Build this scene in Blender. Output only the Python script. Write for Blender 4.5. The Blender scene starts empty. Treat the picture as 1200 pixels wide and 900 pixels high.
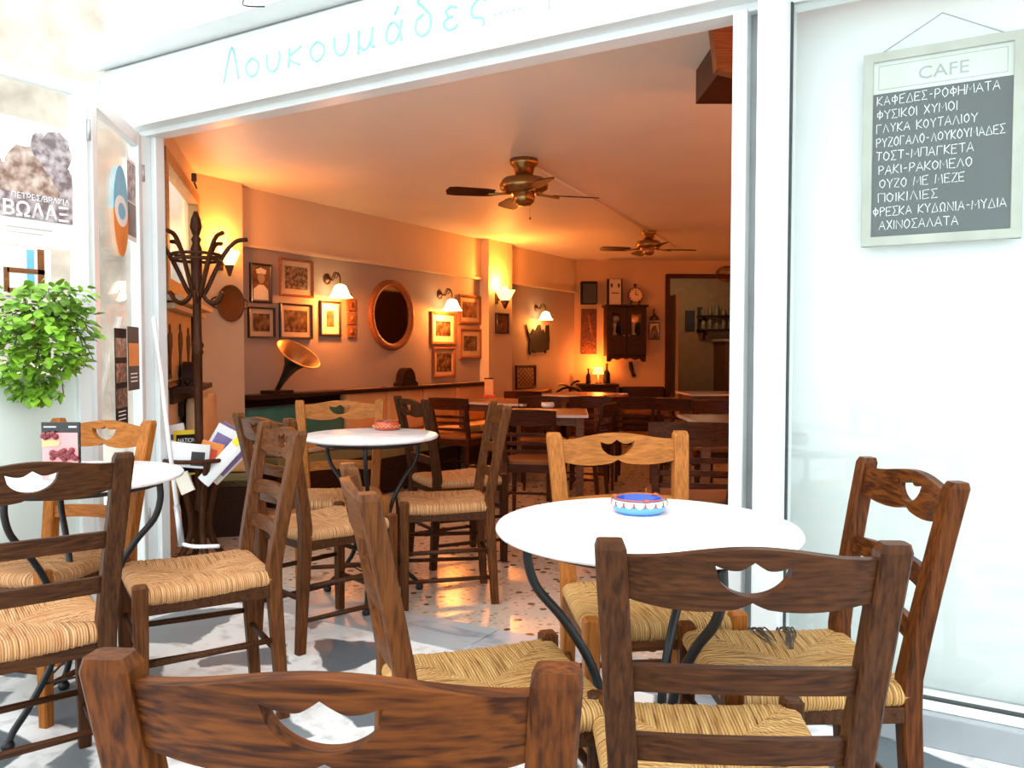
import bpy, bmesh, math, random
from mathutils import Vector, Matrix

random.seed(7)
scene = bpy.context.scene
COL = scene.collection
PI = math.pi
R = math.radians

# ------------------------------------------------------------------ camera
FPX = 965.0
YAW = R(30.3)
PITCH = R(2.255)
CAMH = 1.12
cam_d = bpy.data.cameras.new('camera')
cam_d.sensor_width = 36.0
cam_d.lens = 36.0 * FPX / 1200.0
cam_d.clip_start = 0.05
cam = bpy.data.objects.new('camera', cam_d)
COL.objects.link(cam)
cam.location = (0, 0, CAMH)
cam.rotation_euler = (PI / 2 - PITCH, 0, YAW)
scene.camera = cam

# ------------------------------------------------------------------ exposure, sky
scene.view_settings.view_transform = 'Standard'
scene.view_settings.look = 'None'
scene.view_settings.gamma = 1.0
scene.view_settings.use_curve_mapping = False
scene.view_settings.exposure = 1.0

SKY_STRENGTH = 1.6
SUN_ENERGY = 0.6
SCONCE_W = 13.0      # watts of one wall lamp
FILL_W = 46.0        # watts of one added, unseen lamp on the bar side
WARM = (1.0, 0.27, 0.035)

w = bpy.data.worlds.new('world')
scene.world = w
w.use_nodes = True
wn = w.node_tree.nodes
bg = wn['Background']
bg.inputs[0].default_value = (0.90, 0.97, 1.0, 1)
bg.inputs[1].default_value = SKY_STRENGTH

sd = bpy.data.lights.new('sun', 'SUN')
sd.energy = SUN_ENERGY
sd.angle = R(80)
sd.color = (1.0, 0.97, 0.92)
sun = bpy.data.objects.new('sun', sd)
COL.objects.link(sun)
sun.location = (-2, -3, 8)
sun.rotation_euler = Vector((0.35, 0.35, -1.0)).to_track_quat('-Z', 'Y').to_euler()

# ------------------------------------------------------------------ pixel -> world helpers
cY, sY = math.cos(YAW), math.sin(YAW)
cP, sP = math.cos(PITCH), math.sin(PITCH)
FWD = Vector((-sY * cP, cY * cP, -sP))
RGT = Vector((cY, sY, 0))
UPV = Vector((-sY * sP, cY * sP, cP))
FH = Vector((-sY, cY, 0))
CAM = Vector((0, 0, CAMH))

def ray(px, py):
    return FWD + RGT * ((px - 600) / FPX) + UPV * ((450 - py) / FPX)
def at_z(px, py, z):
    r = ray(px, py); return CAM + r * ((z - CAMH) / r.z)
def at_d(px, py, d):
    return CAM + ray(px, py) * d
def at_pl(px, py, P, N):
    r = ray(px, py); return CAM + r * ((Vector(P) - CAM).dot(N) / r.dot(N))
def floor_z(y):
    if y < 3.7: return 0.0
    if y < 5.6: return -0.12 * (y - 3.7) / 1.9
    return -0.12

# ------------------------------------------------------------------ materials
def nodes_of(name):
    m = bpy.data.materials.new(name); m.use_nodes = True
    nt = m.node_tree
    return m, nt, nt.nodes['Principled BSDF'], nt.nodes, nt.links
def plain(name, col, rough=0.6, metal=0.0, var=0.12, scale=9.0, emit=None, es=0.0, bump=0.0, spec=None):
    m, nt, b, N, L = nodes_of(name)
    b.inputs['Roughness'].default_value = rough
    b.inputs['Metallic'].default_value = metal
    if spec is not None: b.inputs['Specular IOR Level'].default_value = spec
    tc = N.new('ShaderNodeTexCoord')
    nz = N.new('ShaderNodeTexNoise'); nz.inputs['Scale'].default_value = scale; nz.inputs['Detail'].default_value = 5
    L.new(tc.outputs['Object'], nz.inputs['Vector'])
    rp = N.new('ShaderNodeValToRGB')
    rp.color_ramp.elements[0].position = 0.3; rp.color_ramp.elements[1].position = 0.7
    rp.color_ramp.elements[0].color = tuple(c * (1 - var) for c in col[:3]) + (1,)
    rp.color_ramp.elements[1].color = tuple(min(1, c * (1 + var)) for c in col[:3]) + (1,)
    L.new(nz.outputs['Fac'], rp.inputs['Fac'])
    L.new(rp.outputs['Color'], b.inputs['Base Color'])
    if bump:
        bp = N.new('ShaderNodeBump'); bp.inputs['Strength'].default_value = bump; bp.inputs['Distance'].default_value = 0.01
        L.new(nz.outputs['Fac'], bp.inputs['Height']); L.new(bp.outputs['Normal'], b.inputs['Normal'])
    if emit:
        b.inputs['Emission Color'].default_value = tuple(emit) + (1,)
        b.inputs['Emission Strength'].default_value = es
    return m
def wood(name, dark, light, axis='X', rough=0.35, ring=1.0, amp=0.10):
    m, nt, b, N, L = nodes_of(name)
    tc = N.new('ShaderNodeTexCoord'); mp = N.new('ShaderNodeMapping')
    s = {'X': (1.6, 22, 22), 'Y': (22, 1.6, 22), 'Z': (22, 22, 1.6)}[axis]
    mp.inputs['Scale'].default_value = s
    L.new(tc.outputs['Object'], mp.inputs['Vector'])
    n1 = N.new('ShaderNodeTexNoise'); n1.inputs['Scale'].default_value = 1.6; n1.inputs['Detail'].default_value = 3; n1.inputs['Distortion'].default_value = 0.4
    L.new(mp.outputs[0], n1.inputs['Vector'])
    mul = N.new('ShaderNodeMath'); mul.operation = 'MULTIPLY'; mul.inputs[1].default_value = 30 * ring
    L.new(n1.outputs['Fac'], mul.inputs[0])
    fr = N.new('ShaderNodeMath'); fr.operation = 'SINE'; L.new(mul.outputs[0], fr.inputs[0])
    n2 = N.new('ShaderNodeTexNoise'); n2.inputs['Scale'].default_value = 9; n2.inputs['Detail'].default_value = 6
    L.new(mp.outputs[0], n2.inputs['Vector'])
    a = N.new('ShaderNodeMath'); a.operation = 'MULTIPLY_ADD'; a.inputs[1].default_value = amp; L.new(fr.outputs[0], a.inputs[0]); L.new(n2.outputs['Fac'], a.inputs[2])
    rp = N.new('ShaderNodeValToRGB')
    rp.color_ramp.elements[0].position = 0.25; rp.color_ramp.elements[1].position = 0.8
    rp.color_ramp.elements[0].color = tuple(dark) + (1,); rp.color_ramp.elements[1].color = tuple(light) + (1,)
    L.new(a.outputs[0], rp.inputs['Fac']); L.new(rp.outputs['Color'], b.inputs['Base Color'])
    b.inputs['Roughness'].default_value = rough + 0.08; b.inputs['Specular IOR Level'].default_value = 0.12
    bp = N.new('ShaderNodeBump'); bp.inputs['Strength'].default_value = 0.12; bp.inputs['Distance'].default_value = 0.004
    L.new(n2.outputs['Fac'], bp.inputs['Height']); L.new(bp.outputs['Normal'], b.inputs['Normal'])
    return m
def rush_mat(name, c0, c1, c2):
    m, nt, b, N, L = nodes_of(name)
    uv = N.new('ShaderNodeUVMap'); uv.uv_map = 'UVMap'
    mp = N.new('ShaderNodeMapping'); mp.inputs['Scale'].default_value = (150, 7, 1); L.new(uv.outputs[0], mp.inputs['Vector'])
    n1 = N.new('ShaderNodeTexNoise'); n1.inputs['Scale'].default_value = 1.0; n1.inputs['Detail'].default_value = 4; L.new(mp.outputs[0], n1.inputs['Vector'])
    rp = N.new('ShaderNodeValToRGB'); e = rp.color_ramp.elements
    e[0].position = 0.30; e[0].color = tuple(c0) + (1,); e[1].position = 0.72; e[1].color = tuple(c2) + (1,)
    x = e.new(0.45); x.color = tuple(c1) + (1,)
    L.new(n1.outputs['Fac'], rp.inputs['Fac'])
    wv = N.new('ShaderNodeTexWave'); wv.wave_type = 'BANDS'; wv.bands_direction = 'X'; wv.inputs['Scale'].default_value = 52; wv.inputs['Distortion'].default_value = 1.0; wv.inputs['Detail'].default_value = 2
    L.new(uv.outputs[0], wv.inputs['Vector'])
    mx = N.new('ShaderNodeMixRGB'); mx.blend_type = 'MULTIPLY'; mx.inputs['Fac'].default_value = 0.45
    L.new(rp.outputs['Color'], mx.inputs['Color1']); L.new(wv.outputs['Color'], mx.inputs['Color2'])
    L.new(mx.outputs[0], b.inputs['Base Color'])
    b.inputs['Roughness'].default_value = 0.6; b.inputs['Specular IOR Level'].default_value = 0.25
    bp = N.new('ShaderNodeBump'); bp.inputs['Strength'].default_value = 0.55; bp.inputs['Distance'].default_value = 0.004
    ad = N.new('ShaderNodeMath'); L.new(n1.outputs['Fac'], ad.inputs[0]); L.new(wv.outputs['Fac'], ad.inputs[1])
    L.new(ad.outputs[0], bp.inputs['Height']); L.new(bp.outputs['Normal'], b.inputs['Normal'])
    return m
def glass_mat(name, tint=(0.985, 1.0, 0.993), refl=1.0):
    m = bpy.data.materials.new(name); m.use_nodes = True
    nt = m.node_tree; N = nt.nodes; L = nt.links
    for n in list(N): N.remove(n)
    o = N.new('ShaderNodeOutputMaterial'); t = N.new('ShaderNodeBsdfTransparent'); g = N.new('ShaderNodeBsdfGlossy')
    t.inputs[0].default_value = tuple(tint) + (1,); g.inputs['Roughness'].default_value = 0.03
    f = N.new('ShaderNodeLayerWeight'); f.inputs['Blend'].default_value = 0.5
    pw = N.new('ShaderNodeMath'); pw.operation = 'POWER'; pw.inputs[1].default_value = 5.0; L.new(f.outputs['Facing'], pw.inputs[0])
    mu = N.new('ShaderNodeMath'); mu.operation = 'MULTIPLY_ADD'; mu.inputs[1].default_value = 0.92 * refl; mu.inputs[2].default_value = 0.04 * refl; mu.use_clamp = True
    L.new(pw.outputs[0], mu.inputs[0])
    mx = N.new('ShaderNodeMixShader'); L.new(mu.outputs[0], mx.inputs[0]); L.new(t.outputs[0], mx.inputs[1]); L.new(g.outputs[0], mx.inputs[2])
    L.new(mx.outputs[0], o.inputs[0])
    return m
def shade_mat(name, col, strength):
    m, nt, b, N, L = nodes_of(name)
    b.inputs['Base Color'].default_value = (0.9, 0.8, 0.6, 1)
    b.inputs['Roughness'].default_value = 0.5
    b.inputs['Emission Color'].default_value = tuple(col) + (1,)
    b.inputs['Emission Strength'].default_value = strength
    return m
def stones_mat():
    m, nt, b, N, L = nodes_of('painted_paving')
    tc = N.new('ShaderNodeTexCoord')
    nz = N.new('ShaderNodeTexNoise'); nz.inputs['Scale'].default_value = 2.2; nz.inputs['Detail'].default_value = 3
    L.new(tc.outputs['Object'], nz.inputs['Vector'])
    mx = N.new('ShaderNodeMixRGB'); mx.inputs['Fac'].default_value = 0.10; L.new(tc.outputs['Object'], mx.inputs['Color1']); L.new(nz.outputs['Color'], mx.inputs['Color2'])
    vo = N.new('ShaderNodeTexVoronoi'); vo.feature = 'DISTANCE_TO_EDGE'; vo.inputs['Scale'].default_value = 2.9; L.new(mx.outputs[0], vo.inputs['Vector'])
    vc = N.new('ShaderNodeTexVoronoi'); vc.inputs['Scale'].default_value = 2.9; L.new(mx.outputs[0], vc.inputs['Vector'])
    n3 = N.new('ShaderNodeTexNoise'); n3.inputs['Scale'].default_value = 14; n3.inputs['Detail'].default_value = 8; L.new(tc.outputs['Object'], n3.inputs['Vector'])
    ad = N.new('ShaderNodeMath'); ad.operation = 'MULTIPLY_ADD'; ad.inputs[1].default_value = 0.10; L.new(n3.outputs['Fac'], ad.inputs[0]); L.new(vo.outputs['Distance'], ad.inputs[2])
    # some stones painted over completely
    sep = N.new('ShaderNodeSeparateColor'); L.new(vc.outputs['Color'], sep.inputs[0])
    gt = N.new('ShaderNodeMath'); gt.operation = 'GREATER_THAN'; gt.inputs[1].default_value = 0.22; L.new(sep.outputs[0], gt.inputs[0])
    rp = N.new('ShaderNodeValToRGB'); rp.color_ramp.elements[0].position = 0.18; rp.color_ramp.elements[1].position = 0.20
    rp.color_ramp.elements[0].color = (0, 0, 0, 1); rp.color_ramp.elements[1].color = (1, 1, 1, 1)
    L.new(ad.outputs[0], rp.inputs['Fac'])
    mm = N.new('ShaderNodeMath'); mm.operation = 'MULTIPLY'; L.new(rp.outputs['Color'], mm.inputs[0]); L.new(gt.outputs[0], mm.inputs[1])
    st = N.new('ShaderNodeValToRGB'); st.color_ramp.elements[0].color = (0.075, 0.092, 0.105, 1); st.color_ramp.elements[1].color = (0.19, 0.21, 0.225, 1)
    L.new(sep.outputs[1], st.inputs['Fac'])
    wh = N.new('ShaderNodeValToRGB'); wh.color_ramp.elements[0].position = 0.3; wh.color_ramp.elements[0].color = (0.44, 0.44, 0.42, 1); wh.color_ramp.elements[1].position = 0.5; wh.color_ramp.elements[1].color = (0.72, 0.73, 0.72, 1)
    L.new(n3.outputs['Fac'], wh.inputs['Fac'])
    fin = N.new('ShaderNodeMixRGB'); L.new(mm.outputs[0], fin.inputs['Fac']); L.new(wh.outputs['Color'], fin.inputs['Color1']); L.new(st.outputs['Color'], fin.inputs['Color2'])
    L.new(fin.outputs[0], b.inputs['Base Color']); b.inputs['Roughness'].default_value = 0.5
    bp = N.new('ShaderNodeBump'); bp.inputs['Strength'].default_value = 0.3; bp.inputs['Distance'].default_value = 0.01
    L.new(n3.outputs['Fac'], bp.inputs['Height']); L.new(bp.outputs['Normal'], b.inputs['Normal'])
    return m
def terrazzo_mat():
    m, nt, b, N, L = nodes_of('terrazzo')
    tc = N.new('ShaderNodeTexCoord')
    def chips(scale, lo, hi):
        v = N.new('ShaderNodeTexVoronoi'); v.inputs['Scale'].default_value = scale; v.inputs['Randomness'].default_value = 1.0
        L.new(tc.outputs['Object'], v.inputs['Vector'])
        r = N.new('ShaderNodeValToRGB'); r.color_ramp.elements[0].position = lo; r.color_ramp.elements[1].position = hi
        r.color_ramp.elements[0].color = (1, 1, 1, 1); r.color_ramp.elements[1].color = (0, 0, 0, 1)
        L.new(v.outputs['Distance'], r.inputs['Fac']); return v, r
    v1, r1 = chips(15, 0.24, 0.30)
    v2, r2 = chips(34, 0.33, 0.42)
    base = N.new('ShaderNodeRGB'); base.outputs[0].default_value = (0.50, 0.43, 0.35, 1)
    c2 = N.new('ShaderNodeMixRGB'); L.new(r2.outputs['Color'], c2.inputs['Fac']); L.new(base.outputs[0], c2.inputs['Color1'])
    h = N.new('ShaderNodeSeparateColor'); L.new(v2.outputs['Color'], h.inputs[0])
    rc = N.new('ShaderNodeValToRGB'); rc.color_ramp.elements[0].color = (0.26, 0.19, 0.14, 1); rc.color_ramp.elements[1].color = (0.60, 0.54, 0.46, 1); L.new(h.outputs[0], rc.inputs['Fac'])
    L.new(rc.outputs['Color'], c2.inputs['Color2'])
    h1 = N.new('ShaderNodeSeparateColor'); L.new(v1.outputs['Color'], h1.inputs[0])
    g = N.new('ShaderNodeMath'); g.operation = 'GREATER_THAN'; g.inputs[1].default_value = 0.45; L.new(h1.outputs[0], g.inputs[0])
    mm = N.new('ShaderNodeMath'); mm.operation = 'MULTIPLY'; L.new(g.outputs[0], mm.inputs[0]); L.new(r1.outputs['Color'], mm.inputs[1])
    c1 = N.new('ShaderNodeMixRGB'); L.new(mm.outputs[0], c1.inputs['Fac']); L.new(c2.outputs[0], c1.inputs['Color1']); c1.inputs['Color2'].default_value = (0.06, 0.045, 0.035, 1)
    L.new(c1.outputs[0], b.inputs['Base Color']); b.inputs['Roughness'].default_value = 0.22
    return m
def marble_mat(name, c0, c1, rough=0.2):
    m, nt, b, N, L = nodes_of(name)
    tc = N.new('ShaderNodeTexCoord')
    n = N.new('ShaderNodeTexNoise'); n.inputs['Scale'].default_value = 3.0; n.inputs['Detail'].default_value = 8; n.inputs['Distortion'].default_value = 1.8
    mp = N.new('ShaderNodeMapping'); mp.inputs['Rotation'].default_value = (0, 0, 0.7); mp.inputs['Scale'].default_value = (1, 3.2, 1)
    L.new(tc.outputs['Object'], mp.inputs['Vector']); L.new(mp.outputs[0], n.inputs['Vector'])
    r = N.new('ShaderNodeValToRGB'); r.color_ramp.elements[0].position = 0.32; r.color_ramp.elements[1].position = 0.50
    r.color_ramp.elements[0].color = tuple(c0) + (1,); r.color_ramp.elements[1].color = tuple(c1) + (1,)
    L.new(n.outputs['Fac'], r.inputs['Fac']); L.new(r.outputs['Color'], b.inputs['Base Color']); b.inputs['Roughness'].default_value = rough
    return m
def print_mat(name, dark, light, scale, rot=0.0):
    m, nt, b, N, L = nodes_of(name)
    tc = N.new('ShaderNodeTexCoord'); n = N.new('ShaderNodeTexNoise'); n.inputs['Scale'].default_value = scale; n.inputs['Detail'].default_value = 6
    L.new(tc.outputs['Object'], n.inputs['Vector'])
    r = N.new('ShaderNodeValToRGB'); r.color_ramp.elements[0].position = 0.40; r.color_ramp.elements[1].position = 0.66
    r.color_ramp.elements[0].color = tuple(dark) + (1,); r.color_ramp.elements[1].color = tuple(light) + (1,)
    L.new(n.outputs['Fac'], r.inputs['Fac']); L.new(r.outputs['Color'], b.inputs['Base Color']); b.inputs['Roughness'].default_value = 0.25
    return m

M = {}
TONES = {'dark': ((0.024, 0.0085, 0.003), (0.080, 0.0275, 0.009)),
         'red': ((0.026, 0.006, 0.0009), (0.128, 0.035, 0.005)),
         'mid': ((0.050, 0.015, 0.004), (0.145, 0.048, 0.012)),
         'honey': ((0.22, 0.072, 0.011), (0.41, 0.138, 0.028))}
for t, (d_, l_) in TONES.items():
    for ax in 'XZ':
        M['wood_%s_%s' % (t, ax)] = wood('wood_%s_%s' % (t, ax), d_, l_, ax, 0.35, 1.0, 0.17 if (t, ax) == ('red', 'X') else 0.10)
M['cafe_wood'] = wood('cafe_wood', (0.030, 0.008, 0.004), (0.095, 0.027, 0.011), 'X', 0.3)
M['cafe_seat'] = wood('cafe_seat', (0.16, 0.060, 0.024), (0.28, 0.11, 0.042), 'X', 0.35)
M['dark_wood'] = wood('dark_wood', (0.018, 0.008, 0.005), (0.055, 0.022, 0.012), 'X', 0.4)
M['table_wood'] = wood('table_wood', (0.11, 0.050, 0.028), (0.22, 0.11, 0.062), 'X', 0.3)
M['bentwood'] = wood('bentwood', (0.028, 0.009, 0.003), (0.085, 0.028, 0.010), 'Z', 0.25)
M['pine'] = wood('pine', (0.40, 0.20, 0.07), (0.58, 0.33, 0.13), 'X', 0.4)
M['copper_wood'] = wood('copper_wood', (0.17, 0.055, 0.018), (0.36, 0.125, 0.045), 'X', 0.3)
M['rush'] = rush_mat('rush', (0.15, 0.060, 0.014), (0.46, 0.235, 0.068), (0.70, 0.45, 0.17))
M['rush_tan'] = rush_mat('rush_tan', (0.22, 0.080, 0.025), (0.56, 0.255, 0.092), (0.80, 0.49, 0.25))
M['rush_dark'] = plain('rush_dark', (0.045, 0.03, 0.02), 0.7)
M['iron'] = plain('iron', (0.010, 0.010, 0.011), 0.42, 0.3)
M['marble'] = marble_mat('marble', (0.66, 0.67, 0.69), (0.86, 0.87, 0.88))
M['threshold'] = marble_mat('threshold', (0.19, 0.22, 0.25), (0.36, 0.40, 0.42), 0.35)
M['paving'] = stones_mat()
M['terrazzo'] = terrazzo_mat()
M['white_paint'] = plain('white_paint', (0.80, 0.83, 0.82), 0.4, var=0.03)
M['white_frame'] = plain('white_frame', (0.70, 0.73, 0.72), 0.35, var=0.03)
M['sign_white'] = plain('sign_white', (0.84, 0.86, 0.85), 0.4, var=0.02)
M['groove'] = plain('groove', (0.26, 0.28, 0.28), 0.6)
M['rubber'] = plain('rubber', (0.03, 0.035, 0.035), 0.6)
M['blind'] = plain('blind', (0.63, 0.66, 0.645), 0.7, var=0.04, scale=2.0)
M['plinth'] = plain('plinth', (0.30, 0.33, 0.35), 0.6, var=0.05)
M['frost'] = plain('frost', (0.66, 0.76, 0.71), 0.35, var=0.05, scale=1.5)
M['mint'] = plain('mint', (0.27, 0.54, 0.49), 0.5, var=0.05)
M['glass'] = glass_mat('glass')
M['old_glass'] = glass_mat('old_window_glass', (0.97, 0.99, 1.0), 0.35)
M['panelling'] = wood('panelling', (0.05, 0.020, 0.010), (0.13, 0.055, 0.025), 'Z', 0.4)
M['cream_wall'] = plain('cream_wall', (0.67, 0.50, 0.32), 0.75, var=0.05, scale=2.0, bump=0.05)
M['ceiling'] = plain('ceiling_paint', (0.80, 0.71, 0.60), 0.55, var=0.04, scale=1.5)
M['taupe_wall'] = plain('taupe_wall', (0.36, 0.27, 0.22), 0.7, var=0.06, scale=2.0)
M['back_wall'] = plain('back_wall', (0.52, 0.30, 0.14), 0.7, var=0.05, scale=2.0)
M['teal'] = plain('teal_fabric', (0.045, 0.19, 0.15), 0.8)
M['olive'] = plain('olive_fabric', (0.22, 0.19, 0.08), 0.8)
M['cushion'] = plain('cushion_fabric', (0.74, 0.42, 0.17), 0.75, var=0.08, scale=5)
M['cushion_cream'] = plain('cushion_cream', (0.62, 0.47, 0.28), 0.75, var=0.08, scale=5)
M['brass'] = plain('brass', (0.36, 0.19, 0.06), 0.28, 0.9)
M['dark_brass'] = plain('dark_brass', (0.12, 0.06, 0.03), 0.35, 0.8)
M['horn_in'] = plain('horn_copper', (0.46, 0.20, 0.06), 0.35, 0.5)
M['horn_out'] = plain('horn_black', (0.012, 0.011, 0.011), 0.35)
M['old_copper'] = plain('old_copper', (0.19, 0.075, 0.022), 0.4, 0.4)
M['edge_highlight'] = plain('edge_highlight', (0.62, 0.54, 0.48), 0.3)
M['mirror'] = plain('mirror_glass', (0.62, 0.64, 0.60), 0.03, 1.0, var=0.0)
M['black'] = plain('black', (0.009, 0.008, 0.008), 0.7, spec=0.15)
M['charcoal'] = plain('charcoal', (0.03, 0.028, 0.027), 0.6)
M['frame_black'] = plain('frame_black', (0.030, 0.014, 0.009), 0.3)
M['mat'] = plain('mat_board', (0.52, 0.37, 0.24), 0.8, var=0.03)
M['mat_white'] = plain('mat_white', (0.78, 0.66, 0.46), 0.8, var=0.03)
M['print'] = print_mat('sepia_print', (0.045, 0.02, 0.01), (0.22, 0.12, 0.065), 22)
M['print2'] = print_mat('sepia_group_print', (0.07, 0.03, 0.015), (0.34, 0.20, 0.12), 40)
M['print3'] = print_mat('brown_print', (0.10, 0.04, 0.018), (0.30, 0.15, 0.07), 12)
M['chalk'] = plain('chalk', (0.80, 0.84, 0.82), 0.9)
M['slate'] = plain('slate', (0.012, 0.026, 0.026), 0.75, var=0.3, scale=4)
M['board_frame'] = plain('board_frame', (0.30, 0.31, 0.255), 0.6, var=0.15)
M['board_head'] = plain('board_head', (0.42, 0.45, 0.40), 0.6, var=0.06)
M['faint'] = plain('faint_grey', (0.24, 0.27, 0.26), 0.7)
M['skin'] = plain('sepia_face', (0.42, 0.26, 0.16), 0.5)
M['paper'] = plain('paper', (0.78, 0.78, 0.78), 0.7, var=0.04)
M['paper_warm'] = plain('paper_warm', (0.72, 0.66, 0.56), 0.7, var=0.06)
M['yellow'] = plain('yellow', (0.85, 0.60, 0.02), 0.5)
M['purple'] = plain('purple', (0.20, 0.14, 0.33), 0.5)
M['blue_print'] = plain('blue_print', (0.10, 0.14, 0.38), 0.5)
M['red_print'] = plain('red_print', (0.55, 0.06, 0.02), 0.5)
M['orange_print'] = plain('orange_print', (0.75, 0.23, 0.04), 0.5)
M['sky_print'] = plain('sky_print', (0.16, 0.48, 0.66), 0.5)
M['pink'] = plain('pink_print', (0.80, 0.30, 0.30), 0.45)
M['pink_light'] = plain('pink_light', (0.85, 0.52, 0.48), 0.45)
M['cherry'] = plain('cherry', (0.16, 0.012, 0.018), 0.25)
M['biscuit'] = plain('biscuit', (0.72, 0.42, 0.20), 0.6)
M['glaze_blue'] = plain('glaze_blue', (0.10, 0.30, 0.72), 0.12)
M['glaze_deep'] = plain('glaze_deep', (0.02, 0.09, 0.55), 0.1)
M['glaze_white'] = plain('glaze_white', (0.82, 0.82, 0.78), 0.15)
M['terracotta'] = plain('terracotta', (0.33, 0.065, 0.025), 0.3)
M['glaze_red'] = plain('glaze_red', (0.50, 0.075, 0.025), 0.15)
M['rock_grey'] = print_mat('rock_grey', (0.16, 0.13, 0.14), (0.52, 0.47, 0.48), 28)
M['rock_brown'] = print_mat('rock_brown', (0.20, 0.13, 0.10), (0.60, 0.50, 0.43), 24)
M['poster_white'] = plain('poster_white', (0.80, 0.82, 0.80), 0.5, var=0.02)
M['leaf'] = plain('leaf', (0.20, 0.40, 0.028), 0.45, var=0.65, scale=11)
M['stem'] = plain('stem', (0.10, 0.13, 0.04), 0.7)
M['grey_metal'] = plain('grey_metal', (0.42, 0.44, 0.46), 0.35, 0.6)
M['stone_house'] = plain('stone_house', (0.46, 0.39, 0.32), 0.8, var=0.3, scale=3)
M['shade'] = shade_mat('lamp_shade_glow', (1.0, 0.72, 0.32), 5.0)
M['shade_amber'] = shade_mat('amber_shade_glow', (1.0, 0.52, 0.12), 2.6)
M['shade_red'] = shade_mat('red_shade_glow', (1.0, 0.30, 0.05), 3.5)
M['bulb'] = shade_mat('bulb_glow', (1.0, 0.75, 0.38), 14.0)
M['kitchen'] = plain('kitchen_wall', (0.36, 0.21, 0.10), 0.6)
M['fridge'] = plain('fridge_white', (0.34, 0.22, 0.18), 0.4)
M['clear_bottle'] = plain('bottle_glass', (0.25, 0.17, 0.10), 0.15)

# ------------------------------------------------------------------ mesh helpers
def new_bm():
    return bmesh.new()
def add_box(bm, c, s, rot=None, bev=0.0):
    c = Vector(c)
    r = bmesh.ops.create_cube(bm, size=1.0)
    vs = r['verts']
    bmesh.ops.scale(bm, vec=s, verts=vs)
    if bev:
        es = list({e for v in vs for e in v.link_edges})
        rb = bmesh.ops.bevel(bm, geom=es, offset=bev, segments=2, affect='EDGES', profile=0.6)
        vs = list({v for f in rb['faces'] for v in f.verts} | {v for v in vs if v.is_valid})
        # gather the whole island
        seen = set(vs); st = list(vs)
        while st:
            v = st.pop()
            for e in v.link_edges:
                o = e.other_vert(v)
                if o not in seen: seen.add(o); st.append(o)
        vs = list(seen)
    if rot is not None:
        bmesh.ops.rotate(bm, cent=(0, 0, 0), matrix=rot.to_matrix() if hasattr(rot, 'to_matrix') else rot, verts=vs)
    bmesh.ops.translate(bm, vec=c, verts=vs)
    return vs
def add_tube(bm, pts, rad, seg=10, cap=True, closed=False):
    pts = [Vector(p) for p in pts]; n = len(pts)
    rads = rad if isinstance(rad, (list, tuple)) else [rad] * n
    rings = []; prev = None
    for i, p in enumerate(pts):
        if closed: t = pts[(i + 1) % n] - pts[i - 1]
        else: t = pts[min(i + 1, n - 1)] - pts[max(i - 1, 0)]
        t.normalize()
        if prev is None:
            a = Vector((0, 0, 1)) if abs(t.z) < 0.9 else Vector((1, 0, 0))
            nx = t.cross(a).normalized()
        else:
            nx = (prev - t * prev.dot(t)).normalized()
        prev = nx; ny = t.cross(nx)
        rings.append([bm.verts.new(p + (nx * math.cos(2 * PI * k / seg) + ny * math.sin(2 * PI * k / seg)) * rads[i]) for k in range(seg)])
    m = n if closed else n - 1
    for i in range(m):
        a, b2 = rings[i], rings[(i + 1) % n]
        for k in range(seg):
            f = bm.faces.new((a[k], a[(k + 1) % seg], b2[(k + 1) % seg], b2[k])); f.smooth = True
    if cap and not closed:
        bm.faces.new(rings[0][::-1]); bm.faces.new(rings[-1])
def smooth_path(pts, sub=6):
    pts = [Vector(p) for p in pts]; out = []
    P = [pts[0] * 2 - pts[1]] + pts + [pts[-1] * 2 - pts[-2]]
    for i in range(1, len(P) - 2):
        for k in range(sub):
            t = k / sub; a, b2, c, d = P[i - 1], P[i], P[i + 1], P[i + 2]
            out.append(0.5 * ((2 * b2) + (c - a) * t + (2 * a - 5 * b2 + 4 * c - d) * t * t + (3 * b2 - a - 3 * c + d) * t ** 3))
    out.append(pts[-1]); return out
def add_lathe(bm, prof, seg=32, c=(0, 0, 0), mat_idx=None, smooth=True):
    c = Vector(c); rings = []
    for (r, z) in prof:
        if r < 1e-5: rings.append([bm.verts.new(c + Vector((0, 0, z)))])
        else: rings.append([bm.verts.new(c + Vector((r * math.cos(2 * PI * k / seg), r * math.sin(2 * PI * k / seg), z))) for k in range(seg)])
    fs = []
    for a, b2 in zip(rings, rings[1:]):
        for k in range(seg):
            k2 = (k + 1) % seg
            if len(a) == 1 and len(b2) == 1: continue
            if len(a) == 1: f = bm.faces.new((a[0], b2[k2], b2[k]))
            elif len(b2) == 1: f = bm.faces.new((a[k], a[k2], b2[0]))
            else: f = bm.faces.new((a[k], a[k2], b2[k2], b2[k]))
            f.smooth = smooth; fs.append(f)
    return fs
def add_prism(bm, poly, y0, y1):
    """poly: list of (x,z); extruded along y"""
    a = [bm.verts.new((x, y0, z)) for x, z in poly]; b2 = [bm.verts.new((x, y1, z)) for x, z in poly]
    fs = [bm.faces.new(a), bm.faces.new(b2[::-1])]
    n = len(poly)
    for i in range(n):
        fs.append(bm.faces.new((a[i], b2[i], b2[(i + 1) % n], a[(i + 1) % n])))
    return fs
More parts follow.
